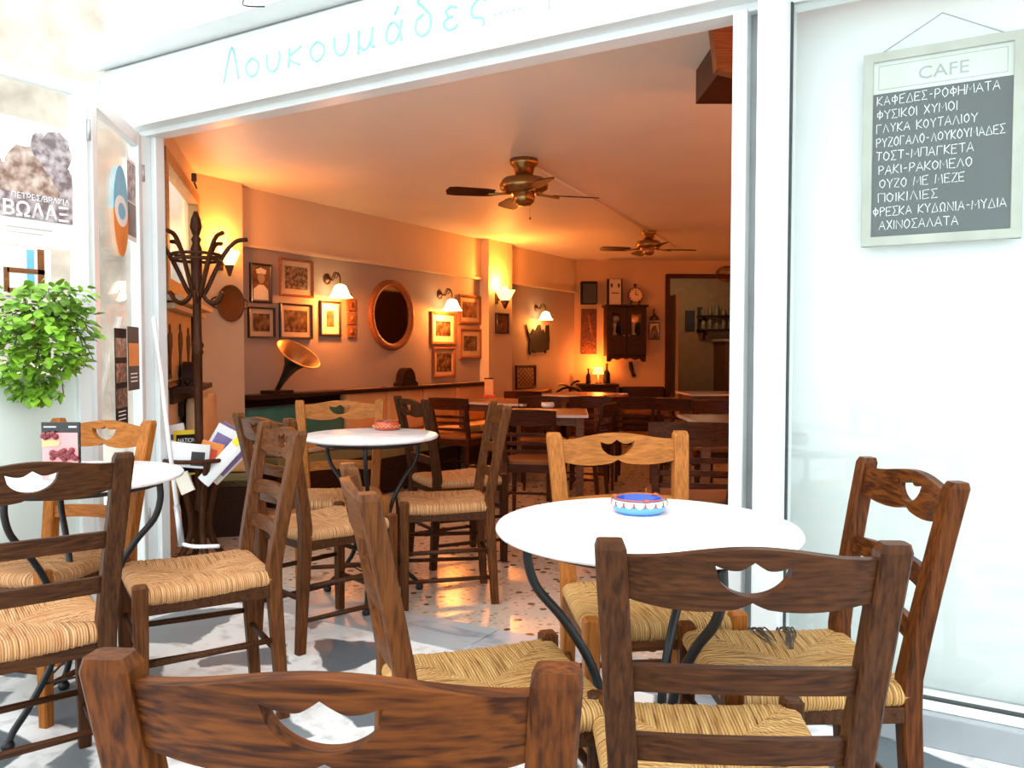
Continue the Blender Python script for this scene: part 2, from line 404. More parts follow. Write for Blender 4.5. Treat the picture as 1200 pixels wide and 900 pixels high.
def add_sweep(bm, pts, hx, hy, bev=0.004):
    """rectangular section (half sizes hx, hy, in x and y) swept along pts, corners chamfered"""
    rings = []
    for i, p in enumerate(pts):
        p = Vector(p); a = hx[i] if isinstance(hx, (list, tuple)) else hx; b2 = hy[i] if isinstance(hy, (list, tuple)) else hy
        sec = [(-a + bev, -b2), (a - bev, -b2), (a, -b2 + bev), (a, b2 - bev), (a - bev, b2), (-a + bev, b2), (-a, b2 - bev), (-a, -b2 + bev)]
        rings.append([bm.verts.new(p + Vector((x, y, 0))) for x, y in sec])
    for a, b2 in zip(rings, rings[1:]):
        for k in range(8):
            bm.faces.new((a[k], a[(k + 1) % 8], b2[(k + 1) % 8], b2[k]))
    bm.faces.new(rings[0][::-1]); bm.faces.new(rings[-1])
def obj(name, bm, mats, parent=None, smooth=False, loc=None):
    bmesh.ops.recalc_face_normals(bm, faces=bm.faces[:])
    me = bpy.data.meshes.new(name); 
    if smooth:
        for f in bm.faces: f.smooth = True
    bm.to_mesh(me); bm.free()
    for m in (mats if isinstance(mats, (list, tuple)) else [mats]): me.materials.append(m)
    o = bpy.data.objects.new(name, me); COL.objects.link(o)
    if parent is not None: o.parent = parent
    if loc is not None: o.location = loc
    return o
def tag(o, label, cat, group=None):
    o['label'] = label; o['category'] = cat
    if group: o['group'] = group
    return o
def thing(name, label, cat, loc=(0, 0, 0), rz=0.0, group=None):
    o = bpy.data.objects.new(name, None); COL.objects.link(o)
    o.empty_display_size = 0.1
    o.location = loc; o.rotation_euler = (0, 0, rz)
    return tag(o, label, cat, group)
def struct(o):
    o['kind'] = 'structure'; return o
def copy_tree(o, parent=None):
    c = o.copy(); COL.objects.link(c)
    if parent is not None: c.parent = parent
    for ch in list(o.children): copy_tree(ch, c)
    return c
def box_obj(name, c, s, mat, parent=None, rot=None, bev=0.0):
    bm = new_bm(); add_box(bm, c, s, rot, bev); return obj(name, bm, mat, parent)
def text_part(name, s, mat, parent, org, wid, hei, xdir=(1, 0, 0), zdir=(0, 0, 1), shear=0.0, depth=0.0008, bold=0.0):
    """lettering fitted into wid x hei, lower left corner at org, in the parent's space, on the plane xdir/zdir"""
    cu = bpy.data.curves.new(name, 'FONT'); cu.body = s; cu.size = 1.0; cu.shear = shear; cu.extrude = 0.0; cu.offset = bold; cu.resolution_u = 3
    t = bpy.data.objects.new(name, cu); COL.objects.link(t)
    bpy.context.view_layer.update()
    me = bpy.data.meshes.new_from_object(t.evaluated_get(bpy.context.evaluated_depsgraph_get()))
    bpy.data.objects.remove(t); bpy.data.curves.remove(cu)
    xs = [v.co.x for v in me.vertices]; ys = [v.co.y for v in me.vertices]
    x0, x1, y0, y1 = min(xs), max(xs), min(ys), max(ys)
    X = Vector(xdir).normalized(); Z = Vector(zdir).normalized(); Nn = X.cross(Z)
    for v in me.vertices:
        p = Vector(org) + X * ((v.co.x - x0) / (x1 - x0) * wid) + Z * ((v.co.y - y0) / (y1 - y0) * hei)
        v.co = p
    bm = new_bm(); bm.from_mesh(me); bpy.data.meshes.remove(me)
    r = bmesh.ops.extrude_face_region(bm, geom=bm.faces[:])
    bmesh.ops.translate(bm, vec=Nn * depth, verts=[e for e in r['geom'] if isinstance(e, bmesh.types.BMVert)])
    return obj(name, bm, mat, parent)
# ------------------------------------------------------------------ the setting
H_LIN = 2.18          # underside of the opening
CEIL = 2.37
FY = 2.60             # outer plane of the shop front
XL = -4.85            # pillar faces
XR = -4.97            # recessed wall faces
PA = Vector((-3.65, 2.68, 0)); PB = Vector((-4.85, 3.90, 0))
DDIR = (PB - PA).normalized(); DTH = math.atan2(DDIR.y, DDIR.x); DN = Vector((DDIR.y, -DDIR.x, 0))
if DN.dot(CAM - PA) < 0: DN = -DN
BK0 = Vector((-4.97, 10.2, 0)); BDIR = Vector((1.38, 0.92, 0)).normalized(); BTH = math.atan2(BDIR.y, BDIR.x); BN = Vector((BDIR.y, -BDIR.x, 0))
LTH = PI / 2; LN = Vector((1, 0, 0))

def wall_bm(bm, p0, p1, z0, z1, th, holes=()):
    """wall between plan points; the seen face is p0-p1, thickness goes to the left of the direction p0->p1"""
    p0 = Vector(p0); p1 = Vector(p1); d = (p1 - p0); Ln = d.length; d.normalize(); n = Vector((-d.y, d.x, 0))
    def blk(a, b2, za, zb):
        if b2 - a < 1e-4 or zb - za < 1e-4: return
        q = [p0 + d * a, p0 + d * b2, p0 + d * b2 + n * th, p0 + d * a + n * th]
        lo = [bm.verts.new((v.x, v.y, za)) for v in q]; hi = [bm.verts.new((v.x, v.y, zb)) for v in q]
        bm.faces.new(lo); bm.faces.new(hi)
        for i in range(4): bm.faces.new((lo[i], lo[(i + 1) % 4], hi[(i + 1) % 4], hi[i]))
    a = 0
    for (h0, h1, za, zb) in holes:
        blk(a, h0, z0, z1); blk(h0, h1, z0, za); blk(h0, h1, zb, z1); a = h1
    blk(a, Ln, z0, z1)

# ground outside, threshold, sloping terrazzo floor
struct(box_obj('ground', (0, -2.8, -0.05), (26, 10.8, 0.1), M['paving']))
bm = new_bm()
for (x0, x1) in ((-3.62, -2.72), (-2.715, -1.70), (-1.695, -0.60)):
    add_box(bm, ((x0 + x1) / 2, 2.66, -0.047), (x1 - x0, 0.28, 0.10), bev=0.003)
struct(obj('trim_threshold', bm, M['threshold']))
bm = new_bm()
ys = [2.79, 3.7, 5.6, 16]; x0, x1 = -5.3, 1.2
rows = [[bm.verts.new((x, y, floor_z(y) - dz)) for x in (x0, x1) for dz in (0, 0.1)] for y in ys]
for a, b2 in zip(rows, rows[1:]):
    bm.faces.new((a[0], a[2], b2[2], b2[0])); bm.faces.new((a[1], b2[1], b2[3], a[3]))
    bm.faces.new((a[0], b2[0], b2[1], a[1])); bm.faces.new((a[2], a[3], b2[3], b2[2]))
bm.faces.new((rows[0][0], rows[0][1], rows[0][3], rows[0][2])); bm.faces.new((rows[-1][0], rows[-1][2], rows[-1][3], rows[-1][1]))
struct(obj('floor', bm, M['terrazzo']))
# ceiling
bm = new_bm()
pl = [(-0.60, 2.70), (1.2, 2.70), (1.2, 14.6), (-5.2, 10.3), (-5.2, 4.1), (-3.72, 2.70)]
lo = [bm.verts.new((x, y, CEIL)) for x, y in pl]; hi = [bm.verts.new((x, y, CEIL + 0.15)) for x, y in pl]
bm.faces.new(lo); bm.faces.new(hi[::-1])
for i in range(len(pl)): bm.faces.new((lo[i], hi[i], hi[(i + 1) % len(pl)], lo[(i + 1) % len(pl)]))
struct(obj('ceiling', bm, M['ceiling']))
# left wall: pillars, recesses with the taupe lower field
bm = new_bm()
wall_bm(bm, (XL, PB.y, 0), (XL, 4.32, 0), -0.2, CEIL, 0.14)
wall_bm(bm, (XL, 7.79, 0), (XL, 8.30, 0), -0.2, CEIL, 0.3)
wall_bm(bm, (XR + 0.02, 4.32, 0), (XR + 0.02, 7.79, 0), 1.93, CEIL, 0.25)
wall_bm(bm, (XR + 0.02, 8.30, 0), (XR + 0.02, 10.25, 0), 1.93, CEIL, 0.25)
struct(obj('wall_left', bm, M['cream_wall']))
bm = new_bm()
wall_bm(bm, (XR, 4.32, 0), (XR, 7.79, 0), -0.2, 1.93, 0.2)
wall_bm(bm, (XR, 8.30, 0), (XR, 10.25, 0), -0.2, 1.93, 0.2)
struct(obj('wall_left_lower', bm, M['taupe_wall']))
bm = new_bm()
add_box(bm, (XR + 0.03, 6.055, 1.93), (0.035, 3.46, 0.025), bev=0.004)
add_box(bm, (XR + 0.03, 9.25, 1.93), (0.035, 1.88, 0.025), bev=0.004)
struct(obj('trim_left', bm, M['cream_wall']))
# diagonal wall with the wooden window
def dpx(px, py): return at_pl(px, py, PA, DN)
def dt(px, py): return (dpx(px, py) - PA).dot(DDIR)
wt0, wt1 = 0.20, dt(252, 300); wz0, wz1 = dpx(205, 348).z, dpx(222, 222).z
wt1 = min(wt1, (PB - PA).length - 0.08)
bm = new_bm()
wall_bm(bm, PA, PB, -0.2, CEIL, -0.06 if Vector((-DDIR.y, DDIR.x, 0)).dot(DN) > 0 else 0.06, [(wt0, wt1, wz0, wz1)])
struct(obj('wall_diagonal', bm, M['cream_wall']))
win = bpy.data.objects.new('window_1', None); COL.objects.link(win); struct(win)
win.location = PA + DDIR * wt0; win.location.z = wz0; win.rotation_euler = (0, 0, DTH)
W_, H_ = wt1 - wt0, wz1 - wz0
bm = new_bm(); f_ = 0.075
for (c, s) in (((W_ / 2, -0.005, H_ - f_ / 2), (W_, 0.07, f_)), ((W_ / 2, -0.005, f_ / 2), (W_, 0.07, f_)), ((f_ / 2, -0.005, H_ / 2), (f_, 0.068, H_)), ((W_ - f_ / 2, -0.005, H_ / 2), (f_, 0.068, H_))):
    add_box(bm, c, s, bev=0.004)
obj('window_frame', bm, M['pine'], win)
box_obj('window_pane', (W_ / 2, 0.0, H_ / 2), (W_ - 0.1, 0.006, H_ - 0.1), M['old_glass'], win)
bm = new_bm(); add_box(bm, (W_ / 2, -0.09, H_ - 0.02), (0.04, 0.03, 0.05), bev=0.005); add_tube(bm, [(W_ / 2, -0.09, H_ - 0.05), (W_ / 2 + 0.03, -0.10, H_ - 0.08)], 0.006)
obj('window_catch', bm, M['dark_brass'], win)
bm = new_bm(); add_box(bm, (W_ / 2, -0.05, -0.035), (W_ + 0.06, 0.12, 0.03), bev=0.005); add_box(bm, (W_ / 2, -0.03, -0.075), (W_ + 0.02, 0.08, 0.03), bev=0.005)
obj('window_sill', bm, M['cream_wall'], win)
# back wall with the doorway
def bpx(px, py): return at_pl(px, py, BK0, BN)
def btt(px, py): return (bpx(px, py) - BK0).dot(BDIR)
d0, d1 = btt(780, 400), btt(780, 400) + 1.25
dz = bpx(790, 322).z
bm = new_bm(); wall_bm(bm, BK0, BK0 + BDIR * 7.2, -0.2, CEIL, 0.14, [(d0, d1, -0.2, dz)])
struct(obj('wall_back', bm, M['back_wall']))
bm = new_bm(); wall_bm(bm, (0.9, 14.4, 0), (0.9, 2.9, 0), -0.2, CEIL, 0.15)
struct(obj('wall_right', bm, M['panelling']))
dr = bpy.data.objects.new('door_3', None); COL.objects.link(dr); struct(dr)
dr.location = BK0 + BDIR * d0; dr.location.z = -0.12; dr.rotation_euler = (0, 0, BTH)
bm = new_bm(); dh = dz + 0.12
for (c, s) in (((0.02, -0.01, dh / 2), (0.06, 0.05, dh)), ((1.23, -0.01, dh / 2), (0.06, 0.05, dh)), ((0.625, -0.01, dh - 0.02), (1.25, 0.05, 0.06))): add_box(bm, c, s, bev=0.004)
obj('door_frame', bm, M['cafe_wood'], dr)
bm = new_bm(); add_box(bm, (0.20, 0.45, (dh - 0.25) / 2 + 0.02), (0.045, 0.60, dh - 0.30), Matrix.Rotation(0, 3, 'Z'), 0.006)
obj('door_leaf', bm, M['back_wall'], dr)
# room behind the doorway
kc = BK0 + BDIR * (d0 + 0.9) 
def kpt(x, y, z): return BK0 + BDIR * (d0 + x) - BN * y + Vector((0, 0, z))
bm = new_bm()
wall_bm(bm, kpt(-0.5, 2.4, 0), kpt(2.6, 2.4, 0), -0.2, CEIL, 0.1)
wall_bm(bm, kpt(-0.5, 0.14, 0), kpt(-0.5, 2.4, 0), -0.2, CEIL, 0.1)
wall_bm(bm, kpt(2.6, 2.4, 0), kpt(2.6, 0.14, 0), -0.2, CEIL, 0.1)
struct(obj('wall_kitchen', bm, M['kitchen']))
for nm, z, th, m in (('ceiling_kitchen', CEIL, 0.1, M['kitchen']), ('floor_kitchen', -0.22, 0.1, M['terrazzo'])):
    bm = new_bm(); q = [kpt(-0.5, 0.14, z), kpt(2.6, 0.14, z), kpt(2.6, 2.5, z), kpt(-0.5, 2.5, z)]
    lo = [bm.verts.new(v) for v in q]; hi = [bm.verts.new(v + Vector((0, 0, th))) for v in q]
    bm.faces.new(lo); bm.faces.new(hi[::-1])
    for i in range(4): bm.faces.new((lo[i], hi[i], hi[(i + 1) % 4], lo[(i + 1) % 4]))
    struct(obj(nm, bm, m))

# shop front: wall above, lintel, posts, jamb, side light with blind
bm = new_bm(); add_box(bm, (-1.1, FY + 0.06, 2.85), (5.6, 0.12, 0.74)); add_box(bm, (-1.1, FY + 0.06, 2.38), (5.6, 0.10, 0.2))
struct(obj('wall_front', bm, M['white_paint']))
bm = new_bm()
add_box(bm, (-1.15, FY + 0.02, 2.245), (5.1, 0.16, 0.09), bev=0.006)
add_box(bm, (-1.15, FY + 0.06, 2.19), (5.1, 0.09, 0.03), bev=0.004)
struct(obj('trim_lintel', bm, M['white_frame']))
bm = new_bm(); add_box(bm, (-3.66, FY + 0.05, 1.09), (0.08, 0.10, 2.18), bev=0.005); add_box(bm, (-3.60, FY + 0.075, 1.09), (0.04, 0.05, 2.18), bev=0.004)
struct(obj('trim_jamb', bm, M['white_frame']))
bm = new_bm()
add_box(bm, (-0.700, FY + 0.06, 1.115), (0.045, 0.12, 2.13), bev=0.005)
add_box(bm, (-0.592, FY + 0.03, 1.115), (0.085, 0.16, 2.13), bev=0.006)
struct(obj('trim_post', bm, [M['white_frame']]))
struct(box_obj('trim_groove', (-0.657, FY + 0.08, 1.115), (0.05, 0.06, 2.13), M['groove'], bev=0.002))
sl = bpy.data.objects.new('window_2', None); COL.objects.link(sl); struct(sl); sl.location = (-0.55, FY, 0)
bm = new_bm()
add_box(bm, (0.9, 0.05, 0.108), (1.8, 0.10, 0.026), bev=0.004); add_box(bm, (1.8, 0.05, 1.15), (0.06, 0.10, 2.06), bev=0.004)
obj('window_frame', bm, M['white_paint'], sl)
bm = new_bm(); add_box(bm, (0.003, 0.02, 1.15), (0.006, 0.02, 2.05)); add_box(bm, (0.9, 0.02, 0.124), (1.8, 0.02, 0.006))
obj('window_gasket', bm, M['rubber'], sl)
box_obj('window_pane', (0.9, 0.03, 1.15), (1.79, 0.006, 2.05), M['glass'], sl)
bm = new_bm(); add_box(bm, (0.33, FY + 0.20, 1.13), (1.93, 0.02, 2.26)); add_box(bm, (-0.625, FY + 0.155, 1.13), (0.02, 0.11, 2.26))
struct(obj('wall_blind', bm, M['blind']))
bm = new_bm(); add_box(bm, (0.34, FY + 0.08, 0.047), (1.8, 0.22, 0.094), bev=0.004)
struct(obj('trim_plinth', bm, M['plinth']))
# box beam and pipes over the sign
bm = new_bm(); add_box(bm, (-1.1, FY - 0.09, 2.575), (5.7, 0.16, 0.10), bev=0.01)
struct(obj('trim_beam', bm, M['white_frame']))
bm = new_bm(); add_tube(bm, [(-3.9, FY - 0.02, 2.505), (1.6, FY - 0.02, 2.505)], 0.012); add_tube(bm, [(-3.9, FY - 0.03, 2.48), (-3.94, FY - 0.03, 2.45), (-3.95, FY - 0.03, 2.1)], 0.012)
struct(obj('trim_pipe', bm, M['white_paint']))
bm = new_bm(); p = at_pl(285, -6, (0, FY - 0.2, 0), Vector((0, 1, 0)))
add_tube(bm, smooth_path([p + Vector((0, 0.0, 0.05)), p + Vector((0, 0, -0.02)), p + Vector((0.01, -0.01, -0.045)), p + Vector((0.05, -0.01, -0.06)), p + Vector((0.09, 0.03, -0.055))]), 0.003, 6)
wire = obj('loose_wire', bm, M['iron']); tag(wire, 'thin loose dark wire hanging from white beam above the sign', 'wire')

# sign over the opening
sg = thing('shop_sign', 'white fascia sign with mint green handwritten lettering over the opening', 'sign', (-4.02, FY - 0.012, 2.295))
bm = new_bm(); sgw = at_pl(640, 27, (0, FY - 0.02, 0), Vector((0, 1, 0))).x + 4.02; add_box(bm, (sgw / 2, 0, 0.10), (sgw, 0.02, 0.20), bev=0.003); obj('sign_board', bm, M['sign_white'], sg)
pS = Vector((0, FY - 0.024, 0)); nS = Vector((0, 1, 0))
a0 = at_pl(262, 97, pS, nS); a1 = at_pl(572, 46, pS, nS)
SIGN = [(0.55, [[(0, 0), (.28, 1.15), (.50, .02)]]), (0.50, [[(.22, .62), (.05, .45), (.04, .2), (.2, 0), (.38, .12), (.42, .4), (.22, .62)]]),
 (0.50, [[(.02, .6), (.04, .2), (.18, 0), (.34, .1), (.42, .4), (.40, .62)]]), (0.48, [[(.06, .62), (.02, 0)], [(.40, .60), (.04, .3), (.38, 0)]]),
 (0.52, [[(.22, .62), (.05, .45), (.04, .2), (.2, 0), (.38, .12), (.42, .4), (.22, .62)]]), (0.50, [[(.02, .6), (.04, .2), (.18, 0), (.34, .1), (.42, .4), (.40, .62)]]),
 (0.56, [[(.04, .62), (.0, -.3)], [(.02, .25), (.12, .02), (.26, .05), (.36, .3), (.40, .62)], [(.40, .62), (.36, .1), (.46, .02)]]),
 (0.56, [[(.42, .62), (.34, .2), (.20, 0), (.05, .1), (.04, .4), (.18, .62), (.34, .4), (.42, .0)], [(.24, .82), (.34, 1.05)]]),
 (0.52, [[(.40, 1.15), (.22, 1.2), (.10, 1.02), (.24, .8), (.40, .5), (.36, .1), (.18, 0), (.04, .2), (.08, .5), (.24, .62)]]),
 (0.46, [[(.34, .56), (.2, .64), (.08, .52), (.16, .36), (.26, .34)], [(.16, .36), (.03, .2), (.12, 0), (.28, .0), (.36, .1)]]),
 (0.42, [[(.38, .58), (.22, .66), (.06, .45), (.08, .2), (.28, .1), (.32, -.08), (.2, -.25)]])]
def strokes(bm, glyphs, org, wid, hei, rad, track=0.12, smooth=False, y=0.0):
    tot = sum(g[0] + track for g in glyphs) - track; x = 0; k = wid / tot
    for wd_, ls in glyphs:
        for l in ls:
            pts = [Vector((org[0] + (x + px_) * k, y, org[2] + pz_ * hei)) for px_, pz_ in l]
            if smooth and len(pts) > 2: pts = smooth_path(pts, 5)
            add_tube(bm, pts, rad, 6)
        x += wd_ + track
tot_ = sum(g[0] + 0.16 for g in SIGN) - 0.16; xx_ = 0; kk_ = (a1.x - a0.x) / tot_
for g_ in SIGN:
    bm = new_bm(); strokes(bm, [g_], (a0.x + 4.02 + xx_ * kk_, 0, 0.026), g_[0] * kk_, 0.128, 0.0062, 0.16, True, -0.010)
    obj('letter', bm, M['mint'], sg); xx_ += g_[0] + 0.16
bm = new_bm()
bm.free()
for k in range(5): box_obj('dot', (a1.x + 4.02 + 0.028 + 0.026 * k, -0.0106, 0.040), (0.010, 0.0016, 0.010), M['mint'], sg)

# folding glass doors at the left
def door_leaf(nm, loc, rz, wid, hei, panel_z, fr_w=0.065):
    d = bpy.data.objects.new(nm, None); COL.objects.link(d); struct(d); d.location = loc; d.rotation_euler = (0, 0, rz)
    bm = new_bm(); f = fr_w
    add_box(bm, (f / 2, 0, hei / 2), (f, 0.045, hei), bev=0.006); add_box(bm, (wid - f / 2, 0, hei / 2), (f, 0.045, hei), bev=0.006)
    add_box(bm, (wid / 2, 0, hei - f / 2), (wid - 2 * f, 0.043, f), bev=0.004); add_box(bm, (wid / 2, 0, f / 2), (wid - 2 * f, 0.043, f), bev=0.004)
    obj('door_frame', bm, M['white_frame'], d)
    box_obj('glass_pane', (wid / 2, 0, (panel_z + hei - f) / 2), (wid - 2 * f + 0.01, 0.006, hei - f - panel_z), M['glass'], d)
    if panel_z > f + 0.01:
        box_obj('frosted_panel', (wid / 2, 0, (panel_z + f) / 2), (wid - 2 * f + 0.01, 0.012, panel_z - f), M['frost'], d)
    bm = new_bm()
    for z in (0.3, hei - 0.18): add_tube(bm, [(wid + 0.004, -0.024, z - 0.04), (wid + 0.004, -0.024, z + 0.04)], 0.008)
    obj('hinge', bm, M['grey_metal'], d)
    return d
HL = 2.15
P1 = Vector((-3.085, 1.965, 0)); P2 = Vector((-3.60, 2.57, 0))
v = P2 - P1; l2 = v.length
L2 = door_leaf('door_2', P1 + v * 0.03 + Vector((0, 0, 0.012)), math.atan2(v.y, v.x), l2 * 0.94, HL, 0.075)
L1 = door_leaf('door_1', (-3.085, 1.985 - 0.83, 0.012), PI / 2, 0.81, HL, 1.02, 0.055)
N1 = Vector((1, 0, 0)); PL1 = Vector((-3.085 + 0.008, 0, 0))
N2 = Vector((v.y, -v.x, 0)).normalized()
if N2.dot(CAM - P1) < 0: N2 = -N2
TH2 = math.atan2(v.y, v.x)
PL2 = P1 + N2 * 0.008

# house across the alley, seen through the door glass
bm = new_bm(); add_box(bm, (-8.6, 6.4, 3.2), (1.6, 13, 6.4))
hs = obj('house', bm, M['stone_house']); tag(hs, 'pale stone house across the alley behind the glass door', 'house')
# ------------------------------------------------------------------ rush-seated taverna chair
def post_y(z):
    if z <= 0.45: return -0.212 + 0.027 * z / 0.45
    return -0.185 - 0.080 * ((z - 0.45) / 0.43) ** 1.15
def post_x(z):
    return 0.165 if z <= 0.45 else 0.165 + 0.030 * (z - 0.45) / 0.43
def rail_bm(zc, half, tops, bots, hole=None, th=0.020, bow=0.022, n=44):
    """curved back rail; tops/bots/hole give heights relative to zc as functions of u in -1..1"""
    bm = new_bm(); cols = []
    us = [-1 + 2 * i / n for i in range(n + 1)]
    if hole: us = sorted(set(us + [-hole[0], hole[0], 0.0] + [hole[0] * (k / 12.0) for k in range(-12, 13)]))
    for u in us:
        x = u * half; t, b2 = zc + tops(u), zc + bots(u)
        inside = hole and abs(u) < hole[0] - 1e-6
        if hole:
            q = max(-1, min(1, u / hole[0])); h1, h0 = zc + hole[1](q), zc + hole[2](q)
            if not inside: h0 = h1 = zc + hole[1](1 if u > 0 else -1)
        else: h0 = h1 = (t + b2) / 2
        row = []
        for z in (b2, h0, h1, t):
            yb = post_y(z) - bow * (1 - u * u)
            row.append((bm.verts.new((x, yb - th / 2, z)), bm.verts.new((x, yb + th / 2, z))))
        cols.append((row, inside))
    for (a, ia), (c, ic) in zip(cols, cols[1:]):
        for (i, j) in ((0, 1), (2, 3)):
            for s in (0, 1):
                bm.faces.new((a[i][s], c[i][s], c[j][s], a[j][s]))
        bm.faces.new((a[0][0], c[0][0], c[0][1], a[0][1])); bm.faces.new((a[3][0], c[3][0], c[3][1], a[3][1]))
        if ia or ic:
            bm.faces.new((a[1][0], c[1][0], c[1][1], a[1][1])); bm.faces.new((a[2][0], c[2][0], c[2][1], a[2][1]))
    for row, _ in (cols[0], cols[-1]):
        bm.faces.new((row[0][0], row[1][0], row[1][1], row[0][1])); bm.faces.new((row[2][0], row[3][0], row[3][1], row[2][1]))
    bmesh.ops.remove_doubles(bm, verts=bm.verts[:], dist=1e-5)
    bmesh.ops.dissolve_degenerate(bm, dist=1e-6, edges=bm.edges[:])
    return bm
def seat_bm(fw=0.186, bw=0.169, fy=0.186, by=-0.184, n=64):
    bm = new_bm(); uvl = bm.loops.layers.uv.new('UVMap')
    rng = random.Random(3)
    C = [Vector((-fw, fy, 0)), Vector((fw, fy, 0)), Vector((bw, by, 0)), Vector((-bw, by, 0))]
    cen = Vector((0, 0.0, 0))
    prof = [(-0.014, 0.412), (0.006, 0.414), (0.015, 0.424), (0.018, 0.437), (0.014, 0.449), (0.004, 0.457), (-0.010, 0.459)]
    for k in range(4):
        p0, p1 = C[k], C[(k + 1) % 4]; d = (p1 - p0); Ln = d.length; d.normalize()
        nrm = Vector((d.y, -d.x, 0))
        if nrm.dot((p0 + p1) / 2) < 0: nrm = -nrm
        grid = []
        for i in range(n + 1):
            s = i / n; base = p0.lerp(p1, s); jit = rng.uniform(-0.0016, 0.0016); col = []
            sag = 0.006 * math.sin(PI * s)
            for (o, z) in prof:
                q = base + nrm * o
                col.append(Vector((q.x, q.y, z + jit - sag)))
            start = base + nrm * prof[-1][0]
            puff = 0.007 * (1 - abs(2 * s - 1))
            for t in (0.15, 0.3, 0.45, 0.6, 0.75, 0.88, 1.0):
                q = start.lerp(cen, t)
                col.append(Vector((q.x, q.y, 0.459 - sag * (1 - t) + jit * (1 - t) - 0.016 * t ** 0.8 + puff * math.sin(PI * t))))
            grid.append([bm.verts.new(c) for c in col])
        for a, b2 in zip(grid, grid[1:]):
            for j in range(len(a) - 1):
                vs = (a[j], a[j + 1], b2[j + 1], b2[j])
                if (a[j + 1].co - b2[j + 1].co).length < 1e-6: vs = (a[j], a[j + 1], b2[j])
                f = bm.faces.new(vs); f.smooth = True
                for lp in f.loops:
                    rel = lp.vert.co - p0
                    lp[uvl].uv = (rel.dot(d) + 0.51 * k, rel.dot(nrm) + lp.vert.co.z)
    bmesh.ops.remove_doubles(bm, verts=bm.verts[:], dist=1e-6)
    return bm
def make_rush_chair(label, group):
    t = thing('rush_chair', label, 'chair', (0, 0, 0), 0, group)
    for s in (-1, 1):
        bm = new_bm()
        zs = [0, 0.2, 0.40, 0.47, 0.56, 0.66, 0.76, 0.868, 0.88]
        add_sweep(bm, [(s * post_x(z), post_y(z), z) for z in zs], [0.017, 0.019, 0.021, 0.022, 0.022, 0.022, 0.022, 0.022, 0.018], [0.017, 0.019, 0.021, 0.021, 0.020, 0.019, 0.019, 0.019, 0.015], 0.004)
        obj('back_post', bm, M['wood_mid_Z'], t)
        bm = new_bm()
        add_sweep(bm, [(s * 0.188, 0.188, 0), (s * 0.188, 0.188, 0.43), (s * 0.188, 0.188, 0.466), (s * 0.188, 0.188, 0.472)], [0.016, 0.020, 0.020, 0.015], [0.016, 0.020, 0.020, 0.015], 0.004)
        obj('leg', bm, M['wood_mid_Z'], t)
    ease = lambda q: 0.5 + 0.5 * math.cos(PI * min(1, abs(q)))
    top = rail_bm(0.827, 0.176,
                  lambda u: 0.030 + 0.018 * ease(u),
                  lambda u: -0.027 - 0.013 * math.sin(PI * min(1, abs(u))) ** 0.8 - 0.006 * (1 - abs(u)) + 0.005 * max(0, 1 - abs(u) / 0.12) - 0.002,
                  (0.30, lambda q: 0.0235 - 0.007 * abs(math.sin(PI * (1 - abs(q)) * 0.97)) + 0.006 * max(0, 1 - abs(q) / 0.35),
                   lambda q: 0.0235 - 0.045 * math.sqrt(max(0, 1 - q * q))))
    obj('top_rail', top, M['wood_mid_X'], t)
    for zc, hf in ((0.672, 0.164), (0.560, 0.157)):
        obj('back_slat', rail_bm(zc, hf, lambda u: 0.017 + 0.006 * (1 - u * u), lambda u: -0.024 + 0.006 * (1 - u * u), None, 0.016, 0.020, 20), M['wood_mid_X'], t)
    obj('seat', seat_bm(), M['rush'], t)
    bm = new_bm()
    add_box(bm, (0, 0.178, 0.398), (0.35, 0.022, 0.034), bev=0.003); add_box(bm, (0, -0.180, 0.398), (0.30, 0.022, 0.034), bev=0.003)
    for s in (-1, 1):
        a = math.atan2(0.022, 0.36)
        add_box(bm, (s * 0.176, 0, 0.398), (0.022, 0.34, 0.034), Matrix.Rotation(0, 3, 'Z'), 0.003)
    obj('seat_frame', bm, M['wood_dark_X'], t)
    def stretcher(a, b2, r=0.0105):
        bm = new_bm(); add_tube(bm, [a, Vector(a).lerp(Vector(b2), 0.5), b2], [r * 0.85, r, r * 0.85], 8); obj('stretcher', bm, M['wood_dark_X'], t)
    for z in (0.16, 0.29): stretcher((-0.185, 0.185, z), (0.185, 0.185, z))
    for z in (0.12, 0.245):
        for s in (-1, 1): stretcher((s * 0.190, 0.18, z), (s * 0.168, -0.19, z))
    stretcher((-0.165, -0.20, 0.20), (0.165, -0.20, 0.20))
    return t
def tone(root, tn, seat=None):
    for ch in root.children:
        if ch.type != 'MESH': continue
        m0 = ch.data.materials[0].name
        sl_ = ch.material_slots[0]
        if m0.startswith('wood_'):
            base = 'dark' if (m0.startswith('wood_dark') and tn in ('red', 'mid')) else tn
            if m0.startswith('wood_dark') and tn == 'honey': base = 'mid'
            sl_.link = 'OBJECT'; sl_.material = M['wood_%s_%s' % (base, m0[-1])]
        elif seat and ch.name.startswith('seat') and not ch.name.startswith('seat_frame'):
            sl_.link = 'OBJECT'; sl_.material = M[seat]
rush_proto = None
